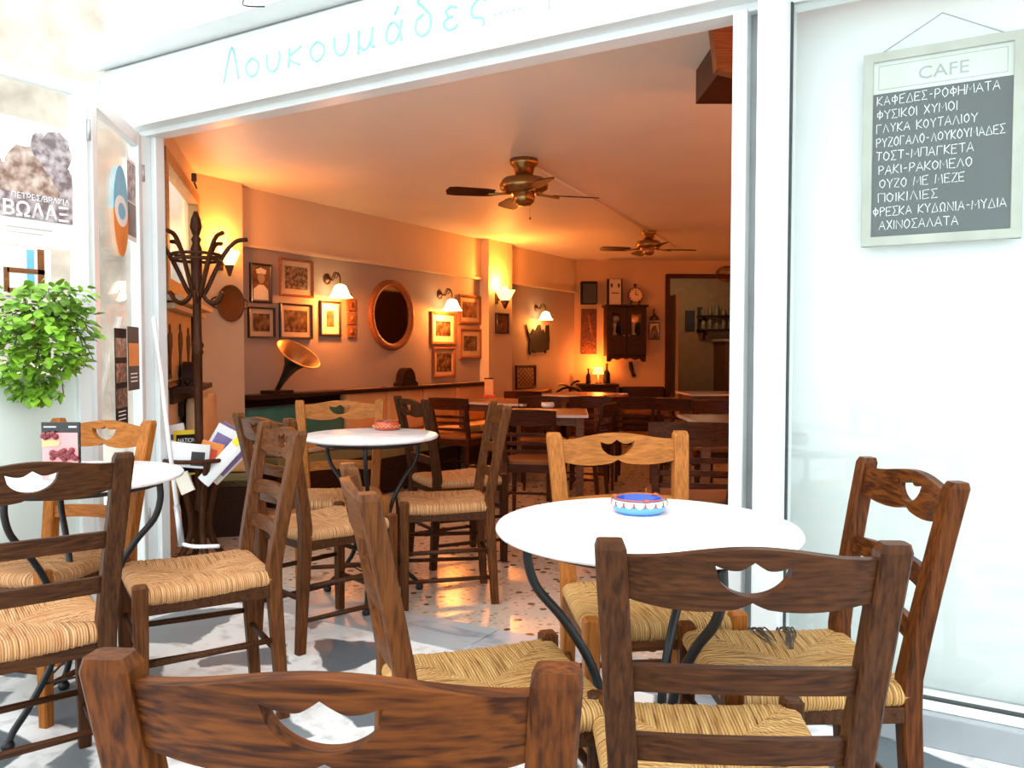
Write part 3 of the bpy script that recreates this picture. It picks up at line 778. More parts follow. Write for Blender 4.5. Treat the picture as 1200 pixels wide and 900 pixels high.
def rush_chair(Lp, Rp, way, label, tn, group=None, seat=None, sc=1.0):
    """Lp/Rp: the two post tops as seen in the photo"""
    global rush_proto
    a, b2 = at_z(Lp[0], Lp[1], 0.88 * sc), at_z(Rp[0], Rp[1], 0.88 * sc)
    mid = (a + b2) / 2; d = (b2 - a) if way == 'away' else (a - b2)
    d.z = 0
    ang = math.atan2(d.y, d.x)
    org = mid - Matrix.Rotation(ang, 3, 'Z') @ Vector((0, post_y(0.88) * sc, 0)); org.z = 0
    if rush_proto is None:
        rush_proto = make_rush_chair(label, group); c = rush_proto
    else:
        c = copy_tree(rush_proto); c['label'] = label
        if group: c['group'] = group
        elif 'group' in c: del c['group']
    c.location = org; c.rotation_euler = (0, 0, ang); c.scale = (sc, sc, sc)
    tone(c, tn, seat)
    return c
GR = 'rush-seated chairs round the marble tables'
cA = rush_chair((134, 766), (648, 782), 'away', 'reddish brown chair nearest the camera, only its curved back rail and post tops in frame', 'red', GR, None, 0.98)
cB = rush_chair((717, 632), (1046, 636), 'away', 'dark brown rush chair seen from behind, at the front table with blue ashtray', 'dark', GR, None, 0.98)
cC = rush_chair((1014, 535), (1127, 566), 'toward', 'rush chair with torn dark-streaked seat beside the white window panel under the chalkboard', 'red', GR, None, 0.98)
cD = rush_chair((651, 507), (795, 505), 'toward', 'honey brown rush chair behind the front marble table, facing the camera', 'honey', GR)
cE = rush_chair((409, 545), (428, 574), 'away', 'weathered brown rush chair left of the front marble table, back seen edge-on', 'mid', GR)
cF = rush_chair((-60, 545), (121, 532), 'away', 'dark brown rush chair at the left edge, seen from behind at the left table', 'dark', GR, 'rush_tan')
cG = rush_chair((68, 490), (176, 493), 'toward', 'golden honey rush chair behind the left table, against the folding glass door', 'honey', GR, 'rush_tan')
cI = rush_chair((315, 495), (347, 503.5), 'toward', 'brown rush chair seen sideways, seat towards the left table, in front of magazine stand', 'mid', GR, 'rush_tan')
cJ = rush_chair((278, 483.5), (340, 490.5), 'away', 'brown rush chair right of the magazine stand, turned to the middle table', 'mid', GR, 'rush_tan')
cL = rush_chair((358, 469), (438, 468), 'toward', 'honey rush chair behind the middle table with red ashtray', 'honey', GR, 'rush_tan')
cH = rush_chair((581, 471), (592, 475), 'toward', 'brown rush chair right of the middle table, seen exactly from the side', 'mid', GR, 'rush_tan')
cM = rush_chair((472, 464.5), (491, 467), 'away', 'dark rush chair half hidden behind the right end of middle table', 'dark', GR, 'rush_tan')
# dark worn strands on the torn seat
bm = new_bm()
for k in range(14):
    x = 0.2 if k < 7 else 0.2
    y = (-0.075 if k < 7 else -0.005) + 0.006 * (k % 7) + random.uniform(-0.003, 0.003)
    pts = [(0.196, y, 0.440), (0.185, y, 0.457), (0.14, y * 0.85 + random.uniform(-.006, .006), 0.456), (0.10, y * 0.62, 0.453), (0.055, y * 0.38, 0.4485)]
    if k % 3 == 1: pts = [(0.200, y, 0.448)] + pts[1:]
    add_tube(bm, smooth_path(pts, 3), 0.0019, 5)
st = obj('worn_strands', bm, M['rush_dark'], cC); st['label'] = 'dark broken rush strands across the seat'

# ------------------------------------------------------------------ round marble tables
def make_round_table(label, group):
    t = thing('marble_table', label, 'table', (0, 0, 0), 0, group)
    bm = new_bm(); add_lathe(bm, [(0, 0.727), (0.310, 0.727), (0.322, 0.732), (0.326, 0.739), (0.322, 0.746), (0.312, 0.749), (0, 0.749)], 72)
    obj('table_top', bm, M['marble'], t)
    for k in range(3):
        a = 2 * PI * k / 3
        pts = smooth_path([(0.255, 0, 0.712), (0.256, 0, 0.66), (0.235, 0, 0.60), (0.175, 0, 0.53), (0.115, 0, 0.43), (0.085, 0, 0.31), (0.105, 0, 0.20), (0.185, 0, 0.10), (0.245, 0, 0.045), (0.262, 0, 0.012)], 5)
        pts = [Matrix.Rotation(a, 3, 'Z') @ p for p in pts]
        bm = new_bm(); add_tube(bm, pts, 0.0105, 10)
        add_lathe(bm, [(0, 0), (0.016, 0.002), (0.02, 0.014), (0.013, 0.028), (0, 0.032)], 12, pts[-1] - Vector((0, 0, 0.012)))
        obj('leg', bm, M['iron'], t)
    bm = new_bm(); add_tube(bm, [(0.096 * math.cos(2 * PI * k / 24), 0.096 * math.sin(2 * PI * k / 24), 0.30) for k in range(24)], 0.008, 8, closed=True)
    obj('ring', bm, M['iron'], t); bm = new_bm()
    add_tube(bm, [(0.252 * math.cos(2 * PI * k / 36), 0.252 * math.sin(2 * PI * k / 36), 0.716) for k in range(36)], 0.010, 8, closed=True)
    obj('top_ring', bm, M['iron'], t)
    for k in range(3):
        a = 2 * PI * k / 3; b2 = a + 2 * PI / 3; bm = new_bm()
        add_tube(bm, [(0.145 * math.cos(a), 0.145 * math.sin(a), 0.145), (0.145 * math.cos(b2), 0.145 * math.sin(b2), 0.145)], 0.0035, 6)
        obj('tie_rod', bm, M['iron'], t)
    return t
GT = 'round marble cafe tables'
tf = make_round_table('round white marble table with blue ashtray, nearest the camera at right', GT)
pF = at_z(757, 613, 0.749); tf.location = (pF.x, pF.y, 0); tf.rotation_euler = (0, 0, R(205))
tm = copy_tree(tf); tm['label'] = 'round white marble table with red ashtray in the middle'
pM = at_z(434, 508.5, 0.749); tm.scale = (0.94, 0.94, 1); tm.location = (pM.x, pM.y, 0); tm.rotation_euler = (0, 0, R(185))
tl = copy_tree(tf); tl['label'] = 'round white marble table at the left edge, menu card standing on it'
pl_ = at_z(207, 556, 0.745) - RGT * 0.306; tl.scale = (0.94, 0.94, 1); tl.location = (pl_.x, pl_.y, 0); tl.rotation_euler = (0, 0, R(40))

# ------------------------------------------------------------------ ashtrays, menu card
def ashtray(label, p, r, body, inner, accents, nm='ashtray'):
    t = thing(nm, label, 'ashtray', p)
    bm = new_bm(); add_lathe(bm, [(0, 0.001), (r * 0.82, 0.001), (r * 0.97, 0.010), (r, 0.022), (r * 0.95, 0.036), (r * 0.88, 0.040), (r * 0.82, 0.038)], 48)
    obj('bowl', bm, body, t)
    bm = new_bm(); add_lathe(bm, [(r * 0.83, 0.0375), (r * 0.80, 0.025), (r * 0.74, 0.010), (0, 0.008)], 48); obj('glazed_inside', bm, inner, t)
    bm = new_bm(); add_tube(bm, [(r * 0.885 * math.cos(2 * PI * k / 48), r * 0.885 * math.sin(2 * PI * k / 48), 0.0395) for k in range(48)], 0.0032, 8, closed=True)
    for k in range(3):
        a = 2 * PI * k / 3 + 1.2
        add_lathe(bm, [(0, 0), (0.008, 0.001), (0.009, 0.005), (0, 0.010)], 10, (r * 0.89 * math.cos(a), r * 0.89 * math.sin(a), 0.037))
    obj('rim', bm, accents, t)
    return t
a1 = ashtray('blue glazed ashtray with white scallops on the front marble table', at_z(749, 600, 0.749), 0.063, M['glaze_blue'], M['glaze_deep'], M['terracotta'])
bm = new_bm()
n = 16
for k in range(n):
    a = 2 * PI * k / n; pts = []
    for j in range(7):
        b2 = a + (j / 6 - 0.5) * 2 * PI / n * 0.98; zz = 0.0345 - 0.011 * math.sin(PI * j / 6)
        rr = 0.0640 if zz > 0.022 else 0.0637
        pts.append((b2, rr, zz))
    top = [bm.verts.new((0.0618 * math.cos(b2), 0.0618 * math.sin(b2), 0.0365)) for (b2, rr, zz) in pts]
    bot = [bm.verts.new((rr * math.cos(b2), rr * math.sin(b2), zz - 0.003)) for (b2, rr, zz) in pts]
    for j in range(6): bm.faces.new((top[j], top[j + 1], bot[j + 1], bot[j]))
obj('scallops', bm, M['glaze_white'], a1)
for k in range(n):
    bm = new_bm(); a = 2 * PI * (k + 0.5) / n; add_box(bm, (0, 0, 0), (0.003, 0.004, 0.012), Matrix.Rotation(0, 3, 'Z'))
    bm.verts.ensure_lookup_table(); vs = bm.verts[:]
    bmesh.ops.translate(bm, verts=vs, vec=(0.0638, 0, 0.029)); bmesh.ops.rotate(bm, verts=vs, cent=(0, 0, 0), matrix=Matrix.Rotation(a, 3, 'Z'))
    obj('dash', bm, M['terracotta'], a1)
a1.scale = (1, 1, 0.85)
a2 = ashtray('red patterned ashtray on the middle marble table', at_z(453, 503.5, 0.749), 0.062, M['glaze_red'], M['terracotta'], M['terracotta'])
bm = new_bm(); zz = [(0.0642 * math.cos(2 * PI * k / 40), 0.0642 * math.sin(2 * PI * k / 40), 0.018 + (0.006 if k % 2 else -0.004)) for k in range(40)]
add_tube(bm, zz, 0.0018, 5, closed=True); obj('zigzag', bm, M['biscuit'], a2)
# menu card
mc0 = at_z(72, 566, 0.749)
mc = thing('menu_card', 'cherry dessert menu card standing on the left table', 'menu card', (mc0.x, mc0.y, 0.749), YAW + R(2))
wd = 44 * (mc0 - CAM).dot(FWD) / FPX; hd = wd * 1.62
box_obj('card', (0, 0.004, hd / 2), (wd, 0.006, hd), M['black'], mc)
box_obj('foot', (0, 0.03, 0.004), (wd, 0.07, 0.008), M['poster_white'], mc)
bm = new_bm(); add_box(bm, (0, 0.0, hd * 0.5), (wd * 1.02, 0.003, hd * 1.01)); obj('clear_sleeve', bm, M['glass'], mc)
box_obj('picture', (0, -0.003, hd * 0.43), (wd * 0.93, 0.003, hd * 0.80), M['pink'], mc)
bm = new_bm(); add_prism(bm, [(-wd * 0.30, 0.012), (wd * 0.42, 0.012), (wd * 0.46, hd * 0.36), (-wd * 0.24, hd * 0.32)], -0.0065, -0.0045); obj('cup', bm, M['pink_light'], mc)
bm = new_bm(); add_prism(bm, [(-wd * 0.46, hd * 0.60), (-wd * 0.02, hd * 0.62), (wd * 0.02, hd * 0.70), (-wd * 0.46, hd * 0.74)], -0.0065, -0.0045); obj('cake', bm, M['biscuit'], mc)
for k in range(22):
    bm = new_bm(); x = random.uniform(-0.22, 0.42) * wd; z = hd * (0.36 + random.uniform(0, 0.16))
    add_lathe(bm, [(0, -0.004), (0.007, 0), (0.009, 0.005), (0.006, 0.012), (0, 0.014)], 8, (x, -0.007, z)); obj('cherry', bm, M['cherry'], mc)
for k in range(9):
    bm = new_bm(); add_lathe(bm, [(0, -0.004), (0.007, 0), (0.009, 0.005), (0.006, 0.012), (0, 0.014)], 8, (random.uniform(-0.42, -0.02) * wd, -0.007, hd * (0.72 + random.uniform(0, 0.06)))); obj('cherry', bm, M['cherry'], mc)
bm = new_bm()
for k in range(12): add_box(bm, (-wd * 0.42 + k * wd * 0.027, -0.0005, hd * 0.925), (wd * 0.018, 0.003, hd * 0.018))
for k in range(5): add_box(bm, (wd * 0.24 + k * wd * 0.042, -0.0005, hd * 0.925), (wd * 0.03, 0.003, hd * 0.028))
obj('small_print', bm, M['poster_white'], mc)

# ------------------------------------------------------------------ cafe chairs inside
def make_cafe_chair(label, group):
    t = thing('cafe_chair', label, 'chair', (0, 0, 0), 0, group)
    yb = lambda z: -0.19 - 0.10 * max(0, (z - 0.44) / 0.38) ** 1.1
    for s in (-1, 1):
        bm = new_bm(); zs = [0, 0.2, 0.44, 0.55, 0.66, 0.76]
        add_sweep(bm, [(s * (0.165 + 0.025 * max(0, z - 0.44) / 0.38), yb(z) - 0.04 * (1 - min(1, z / 0.44)), z) for z in zs], [0.013, 0.015, 0.018, 0.017, 0.016, 0.014], [0.013, 0.015, 0.018, 0.016, 0.014, 0.012], 0.003)
        obj('back_post', bm, M['cafe_wood'], t)
        bm = new_bm(); add_sweep(bm, [(s * 0.185, 0.19, 0), (s * 0.180, 0.18, 0.43)], [0.012, 0.018], [0.012, 0.018], 0.003); obj('leg', bm, M['cafe_wood'], t)
    def bent(z0, z1, half, bow, th):
        bm = new_bm(); n = 20; cols = []
        for i in range(n + 1):
            u = -1 + 2 * i / n; x = u * half
            row = []
            for z in (z0, z1):
                y = yb(z) - bow * (1 - u * u) + bow * 0.2; 
                row += [bm.verts.new((x, y - th / 2, z + (0.008 * (1 - u * u) if z == z1 else 0))), bm.verts.new((x, y + th / 2, z + (0.008 * (1 - u * u) if z == z1 else 0)))]
            cols.append(row)
        for a, b2 in zip(cols, cols[1:]):
            bm.faces.new((a[0], b2[0], b2[2], a[2])); bm.faces.new((a[1], a[3], b2[3], b2[1])); bm.faces.new((a[2], b2[2], b2[3], a[3])); bm.faces.new((a[0], a[1], b2[1], b2[0]))
        for r_ in (cols[0], cols[-1]): bm.faces.new((r_[0], r_[1], r_[3], r_[2]))
        return bm
    obj('top_rail', bent(0.705, 0.81, 0.205, 0.045, 0.022), M['cafe_wood'], t)
    for z in (0.635, 0.575, 0.515): obj('back_slat', bent(z - 0.010, z + 0.010, 0.172, 0.035, 0.012), M['cafe_wood'], t)
    bm = new_bm(); pts = []
    for k in range(40):
        a = 2 * PI * k / 40; c, s = math.cos(a), math.sin(a)
        x = 0.21 * math.copysign(abs(c) ** 0.6, c); y = 0.205 * math.copysign(abs(s) ** 0.6, s); pts.append((x * (1 + 0.06 * y / 0.2), y))
    for (z0, z1, k0, k1) in ((0.425, 0.445, 1, 1.0), (0.445, 0.45, 1.0, 0.96)):
        a = [bm.verts.new((x * k0, y * k0, z0)) for x, y in pts]; b2 = [bm.verts.new((x * k1, y * k1, z1)) for x, y in pts]
        for i in range(40): bm.faces.new((a[i], a[(i + 1) % 40], b2[(i + 1) % 40], b2[i]))
        if z0 == 0.425: bm.faces.new(a[::-1])
    bm.faces.new(b2); bmesh.ops.remove_doubles(bm, verts=bm.verts[:], dist=1e-5)
    obj('seat', bm, M['cafe_seat'], t)
    bm = new_bm()
    for (c, s) in (((0, 0.175, 0.395), (0.36, 0.02, 0.06)), ((0, -0.185, 0.395), (0.33, 0.02, 0.06)), ((0.175, 0, 0.395), (0.02, 0.36, 0.06)), ((-0.175, 0, 0.395), (0.02, 0.36, 0.06))): add_box(bm, c, s, bev=0.003)
    obj('seat_frame', bm, M['cafe_wood'], t)
    for s in (-1, 1):
        bm = new_bm(); add_tube(bm, [(s * 0.183, 0.185, 0.19), (s * 0.166, -0.21, 0.19)], 0.010, 8); obj('stretcher', bm, M['cafe_wood'], t)
    bm = new_bm(); add_tube(bm, [(-0.172, -0.02, 0.19), (0.172, -0.02, 0.19)], 0.010, 8); obj('stretcher', bm, M['cafe_wood'], t)
    return t
cafe_proto = None
GC = 'dark bistro chairs inside the cafe'
def cafe_chair(px, py, phi, label):
    global cafe_proto
    fz = 0.0
    for _ in range(12):
        p = at_z(px, py, 0.81 + fz); fz = 0.5 * fz + 0.5 * floor_z(p.y)
    ang = YAW - R(phi)
    if cafe_proto is None: cafe_proto = make_cafe_chair(label, GC); c = cafe_proto
    else: c = copy_tree(cafe_proto); c['label'] = label
    o = p - Matrix.Rotation(ang, 3, 'Z') @ Vector((0, -0.31, 0))
    c.location = (o.x, o.y, floor_z(o.y)); c.rotation_euler = (0, 0, ang)
    return c
cafe_chair(523, 467, 25, 'dark bistro chair standing free in front of the orange wall bench')
cafe_chair(616, 477, 12, 'brown bistro chair with three curved slats just right of the sideways rush chair')
cafe_chair(815, 494, 8, 'brown bistro chair beside the white door post, cut off by it')
cafe_chair(718, 473, -70, 'dark bistro chair at the right side of the square table, broad back rail')
cafe_chair(742, 466, 14, 'dark bistro chair behind the honey rush chair, seen from behind')
cafe_chair(838, 470, 188, 'reddish bistro chair facing out beyond the table at the white post')
cafe_chair(792, 468, 30, 'dark bistro chair far back in front of the doorway')
cafe_chair(632, 465, 176, 'reddish bistro chair facing out behind the square table, left one')
cafe_chair(692, 465, 184, 'reddish bistro chair facing out behind the square table, right one')
cafe_chair(612, 459, 10, 'dark bistro chair far back left by the checked frame')

# ------------------------------------------------------------------ square tables inside
def make_cafe_table(label):
    t = thing('cafe_table', label, 'table', (0, 0, 0), 0, 'wooden tables inside the cafe')
    box_obj('table_top', (0, 0, 0.735), (0.78, 0.74, 0.025), M['table_wood'], t, bev=0.006)
    bm = new_bm()
    for (c, s) in (((0, 0.372, 0.736), (0.79, 0.006, 0.022)), ((0, -0.372, 0.736), (0.79, 0.006, 0.022)), ((0.392, 0, 0.736), (0.006, 0.738, 0.022)), ((-0.392, 0, 0.736), (0.006, 0.738, 0.022))): add_box(bm, c, s)
    obj('highlight_band', bm, M['edge_highlight'], t)  # pale band imitates daylight reflected along the table edge
    bm = new_bm()
    for (c, s) in (((0, 0.31, 0.69), (0.62, 0.02, 0.065)), ((0, -0.31, 0.69), (0.62, 0.02, 0.065)), ((0.33, 0, 0.69), (0.02, 0.58, 0.065)), ((-0.33, 0, 0.69), (0.02, 0.58, 0.065))): add_box(bm, c, s, bev=0.002)
    obj('apron', bm, M['table_wood'], t)
    for x in (-0.33, 0.33):
        for y in (-0.31, 0.31):
            bm = new_bm(); add_sweep(bm, [(x, y, 0), (x, y, 0.722)], [0.026, 0.033], [0.026, 0.033], 0.004); obj('leg', bm, M['table_wood'], t)
    return t
ct_proto = None
def cafe_table(px, py, da, label, xy=None):
    global ct_proto
    fz = 0.0
    for _ in range(12):
        p = at_z(px, py, 0.7475 + fz); fz = 0.5 * fz + 0.5 * floor_z(p.y)
    if ct_proto is None: ct_proto = make_cafe_table(label); c = ct_proto
    else: c = copy_tree(ct_proto); c['label'] = label
    if xy: p = Vector((xy[0], xy[1], floor_z(xy[1])))
    c.location = (p.x, p.y, floor_z(p.y)); c.rotation_euler = (0, 0, YAW + R(da))
    return c, Vector((p.x, p.y, floor_z(p.y) + 0.7475))
t1, q1 = cafe_table(632, 482, -4, 'square wooden table with white ashtray behind the sideways rush chair')
t2, q2 = cafe_table(745, 467.5, -12, 'wooden table with small ashtray in the middle of the room')
t3, q3 = cafe_table(868, 490, 0, 'wooden table half hidden behind the white door post')
t4, q4 = cafe_table(578, 468.5, -30.3, 'wooden table with card holder in front of the pillar with small picture', (-4.2, 7.1))
t5, q5 = cafe_table(838, 460, 2, 'wooden table far back in front of the doorway')
t6, q6 = cafe_table(655, 458, -30.3, 'wooden table far back near the glowing table lamp', (-4.15, 8.75))
ashtray('white and blue ashtray on the square wooden table', at_z(642, 477.5, q1.z), 0.06, M['glaze_white'], M['glaze_deep'], M['glaze_white'])
ashtray('small pale ashtray on the table in the middle of the room', at_z(730, 466, q2.z), 0.06, M['terracotta'], M['black'], M['glaze_white'])
mh = thing('card_holder', 'red wooden holder with upright drinks card', 'card holder', at_z(573, 466, q4.z), YAW)
box_obj('base', (0, 0, 0.015), (0.13, 0.07, 0.03), M['red_print'], mh, bev=0.004)
box_obj('card', (0, 0, 0.115), (0.095, 0.012, 0.17), M['biscuit'], mh); box_obj('cap', (0, 0, 0.205), (0.10, 0.016, 0.012), M['dark_wood'], mh)
# ------------------------------------------------------------------ things on walls
class Wall:
    def __init__(s, P, N, th): s.P, s.N, s.th = Vector(P), N, th
    def pt(s, px, py): return at_pl(px, py, s.P, s.N)
    def rect(s, x0, y0, x1, y1):
        xc, yc = (x0 + x1) / 2, (y0 + y1) / 2
        c = s.pt(xc, yc); return c, (s.pt(x1, yc) - s.pt(x0, yc)).length, (s.pt(xc, y0) - s.pt(xc, y1)).length
WLEFT = Wall((XR, 0, 0), LN, LTH)
WPIL = Wall((XL, 0, 0), LN, LTH)
WBACK = Wall(BK0, BN, BTH)
WDIAG = Wall(PA, DN, DTH)
WD1 = Wall(PL1, N1, PI / 2)
WD2 = Wall(PL2, N2, TH2)
def on_wall(W, x0, y0, x1, y1, nm, label, cat, group=None, off=0.0):
    c, w_, h_ = W.rect(x0, y0, x1, y1)
    return thing(nm, label, cat, c + W.N * (off + 0.001), W.th, group), w_, h_
def frame_bm(w_, h_, b, d):
    bm = new_bm()
    o = [(-w_ / 2, -h_ / 2), (w_ / 2, -h_ / 2), (w_ / 2, h_ / 2), (-w_ / 2, h_ / 2)]
    prof = [(0.0, 0.0), (0.0, -d * 0.8), (0.25, -d), (0.7, -d * 0.9), (1.0, -d * 0.55), (1.0, 0.0)]
    rings = []
    for (k, y) in prof:
        rings.append([bm.verts.new((x - math.copysign(b * k, x), y, z - math.copysign(b * k, z))) for x, z in o])
    for a, c in zip(rings, rings[1:] + rings[:1]):
        for i in range(4): bm.faces.new((a[i], a[(i + 1) % 4], c[(i + 1) % 4], c[i]))
    return bm
GP = 'framed pictures on the left wall'
def picture(W, box, label, fm, mat_m, pr, border=0.12, mat=0.22, group=GP, depth=0.025):
    t, w_, h_ = on_wall(W, *box, 'framed_picture', label, 'picture', group)
    b = border * min(w_, h_)
    obj('frame', frame_bm(w_, h_, b, depth), fm, t)
    box_obj('mat_board', (0, -0.004, 0), (w_ - 1.6 * b, 0.006, h_ - 1.6 * b), mat_m, t)
    m = mat * min(w_, h_)
    box_obj('print', (0, -0.0075, 0), (w_ - 2 * b - 2 * m, 0.003, h_ - 2 * b - 2 * m), pr, t)
    return t, w_, h_
FB = M['frame_black']; CW = M['copper_wood']
p1, w1, h1 = picture(WLEFT, (292, 309, 317, 355), 'narrow dark-framed portrait of a person in a white cap', FB, M['mat'], M['print3'], 0.08, 0.02)
bm = new_bm(); zz = h1 * 0.5
add_prism(bm, [(-w1 * 0.36, -h1 * 0.42), (w1 * 0.36, -h1 * 0.42), (w1 * 0.33, -h1 * 0.16), (w1 * 0.14, -h1 * 0.04), (-w1 * 0.10, -h1 * 0.04), (-w1 * 0.33, -h1 * 0.16)], -0.0115, -0.009)
obj('shirt', bm, M['mat_white'], p1); bm = new_bm()
add_prism(bm, [(-w1 * 0.18, h1 * 0.24), (w1 * 0.22, h1 * 0.24), (w1 * 0.26, h1 * 0.34), (0, h1 * 0.40), (-w1 * 0.22, h1 * 0.34)], -0.0115, -0.009)
obj('cap', bm, M['mat_white'], p1)
bm = new_bm(); add_prism(bm, [(w1 * 0.02 + w1 * 0.16 * math.cos(a), h1 * 0.13 + h1 * 0.13 * math.sin(a)) for a in [2 * PI * k / 18 for k in range(18)]], -0.012, -0.009); obj('face', bm, M['skin'], p1)
picture(WLEFT, (327, 304, 366, 348), 'copper-framed group photograph, topmost beside the first bell lamp', CW, M['mat'], M['print2'], 0.06, 0.14)
picture(WLEFT, (290, 360, 321, 396), 'small dark-framed landscape print under the portrait', FB, M['mat'], M['print'], 0.06, 0.15)
picture(WLEFT, (327, 356, 365, 397), 'dark-framed landscape print under the copper-framed group photograph', FB, M['mat'], M['print'], 0.06, 0.13)
picture(WLEFT, (374, 353, 398, 394), 'picture with wide pale mat right under the first bell lamp', FB, M['mat_white'], M['print3'], 0.08, 0.24)
picture(WLEFT, (504, 366, 533, 404), 'picture of hills right under the second bell lamp', CW, M['mat_white'], M['print'], 0.09, 0.18)
picture(WLEFT, (537, 346, 562, 380), 'upper picture beside the second bell lamp, hung over another', CW, M['mat'], M['print3'], 0.09, 0.14)
picture(WLEFT, (538, 385, 563, 420), 'picture hung second from right at the pillar, lower of the pair', CW, M['mat'], M['print'], 0.09, 0.16)
picture(WLEFT, (507, 407, 532, 442), 'lowest picture, just above the orange bench cushion', CW, M['mat'], M['print'], 0.09, 0.10)
picture(WPIL, (580, 367, 595, 391), 'small dark picture on the pillar under the cup lamp', FB, M['copper_wood'], M['print3'], 0.10, 0.08)
t, w_, h_ = on_wall(WLEFT, 406, 345, 416, 399, 'tile_strip', 'narrow hanging of three small carved tiles beside the round mirror', 'wall ornament')
for k in range(3):
    z = h_ * (0.27 - 0.29 * k)
    bm = new_bm(); add_box(bm, (0, -0.008, z), (w_, 0.014, h_ * 0.26), bev=0.004)
    o = obj('tile', bm, M['copper_wood'], t)
    bm = new_bm(); add_lathe(bm, [(0.02, 0), (0.022, 0.006), (0.012, 0.01), (0, 0.008)], 14); 
    for v_ in bm.verts: v_.co = Vector((v_.co.x, -0.015 - v_.co.z, v_.co.y + z))
    obj('carving', bm, M['print3'], o)
bm = new_bm(); add_tube(bm, [(0, -0.004, h_ * 0.28), (0, -0.004, h_ * 0.52)], 0.003, 6); add_tube(bm, [(0, -0.006, h_ * 0.3), (0, -0.006, -h_ * 0.3)], 0.002, 6); obj('cord', bm, M['dark_wood'], t)
# round mirror
t, w_, h_ = on_wall(WLEFT, 422, 328, 494, 411, 'round_mirror', 'large round mirror with broad copper-brown wooden frame', 'mirror')
r_ = h_ / 2; bm = new_bm(); add_lathe(bm, [(r_ * 0.80, 0), (r_ * 0.80, 0.022), (r_ * 0.85, 0.036), (r_ * 0.93, 0.040), (r_ * 0.99, 0.028), (r_, 0.0)], 64)
for v_ in bm.verts: v_.co = Vector((v_.co.x, -v_.co.z, v_.co.y))
obj('frame', bm, CW, t)
bm = new_bm(); add_lathe(bm, [(0, 0.012), (r_ * 0.82, 0.012)], 64)
for v_ in bm.verts: v_.co = Vector((v_.co.x, -v_.co.z, v_.co.y))
obj('mirror_glass', bm, M['mirror'], t)
# oval tray on the first pillar
t, w_, h_ = on_wall(WPIL, 252, 334, 284, 377, 'oval_tray', 'oval copper tray hanging on the pillar under the pyramid lamp', 'tray')
bm = new_bm(); add_lathe(bm, [(0, 0.004), (0.78, 0.004), (0.90, 0.010), (1.0, 0.022), (1.0, 0.026), (0.88, 0.016), (0.76, 0.010), (0, 0.010)], 48)
for v_ in bm.verts: v_.co = Vector((v_.co.x * w_ / 2, -v_.co.z, v_.co.y * h_ / 2))
obj('dish', bm, M['old_copper'], t, True)
for s in (-1, 1):
    bm = new_bm(); add_tube(bm, smooth_path([(s * w_ * 0.49, -0.015, -0.04 * 1), (s * (w_ * 0.49 + 0.04), -0.012, -0.02), (s * (w_ * 0.49 + 0.04), -0.012, 0.02), (s * w_ * 0.49, -0.015, 0.04)]), 0.006, 8); obj('handle', bm, M['dark_brass'], t)

def point_light(parent, loc, watts, col=WARM, r=0.03):
    l = bpy.data.lights.new('bulb_light', 'POINT'); l.energy = watts; l.color = col; l.shadow_soft_size = r
    o = bpy.data.objects.new('bulb_light', l); COL.objects.link(o); o.parent = parent; o.location = loc; return o
# bell wall lamps
def bell_lamp(W, px, py, sc, label, watts=None):
    c = W.pt(px, py); t = thing('wall_lamp', label, 'wall lamp', c + W.N * 0.001, W.th, 'bell-shaped wall lamps')
    bm = new_bm(); add_lathe(bm, [(0, 0.0), (0.045, 0.0), (0.045, 0.006), (0.03, 0.016), (0.014, 0.03), (0, 0.032)], 24)
    for v_ in bm.verts: v_.co = Vector((v_.co.x * sc, -v_.co.z * sc, v_.co.y * sc))
    obj('wall_plate', bm, M['dark_brass'], t)
    bm = new_bm(); add_tube(bm, smooth_path([(0, -0.02 * sc, 0), (0, -0.07 * sc, -0.01 * sc), (0, -0.09 * sc, 0.03 * sc), (0, -0.115 * sc, 0.045 * sc), (0, -0.14 * sc, 0.015 * sc), (0, -0.145 * sc, -0.05 * sc)]), 0.007 * sc, 8)
    add_tube(bm, smooth_path([(0, -0.05 * sc, 0), (0, -0.085 * sc, 0.05 * sc), (0, -0.12 * sc, 0.03 * sc), (0, -0.10 * sc, 0.0)]), 0.005 * sc, 6)
    obj('arm', bm, M['dark_brass'], t)
    bm = new_bm(); o = Vector((0, -0.145 * sc, -0.05 * sc))
    add_lathe(bm, [(0.022 * sc, 0.0), (0.045 * sc, -0.012 * sc), (0.062 * sc, -0.05 * sc), (0.078 * sc, -0.088 * sc), (0.098 * sc, -0.108 * sc), (0.095 * sc, -0.108 * sc), (0.074 * sc, -0.088 * sc), (0.058 * sc, -0.05 * sc), (0.042 * sc, -0.014 * sc), (0.02 * sc, -0.004 * sc)], 32, o)
    obj('lamp_shade', bm, M['shade'], t)
    bm = new_bm(); add_lathe(bm, [(0, -0.085 * sc), (0.022 * sc, -0.075 * sc), (0.026 * sc, -0.05 * sc), (0.014 * sc, -0.02 * sc), (0, -0.016 * sc)], 16, o); obj('bulb', bm, M['bulb'], t)
    point_light(t, o + Vector((0, 0, -0.125 * sc)), watts or SCONCE_W)
    return t
bell_lamp(WLEFT, 383, 327, 1.05, 'first bell lamp, left of the round mirror')
bell_lamp(WLEFT, 515, 345, 1.08, 'second bell lamp, right of the round mirror')
bell_lamp(WLEFT, 628, 361, 0.95, 'third bell lamp, farthest, over the dark hanging in the back recess', SCONCE_W * 0.6)
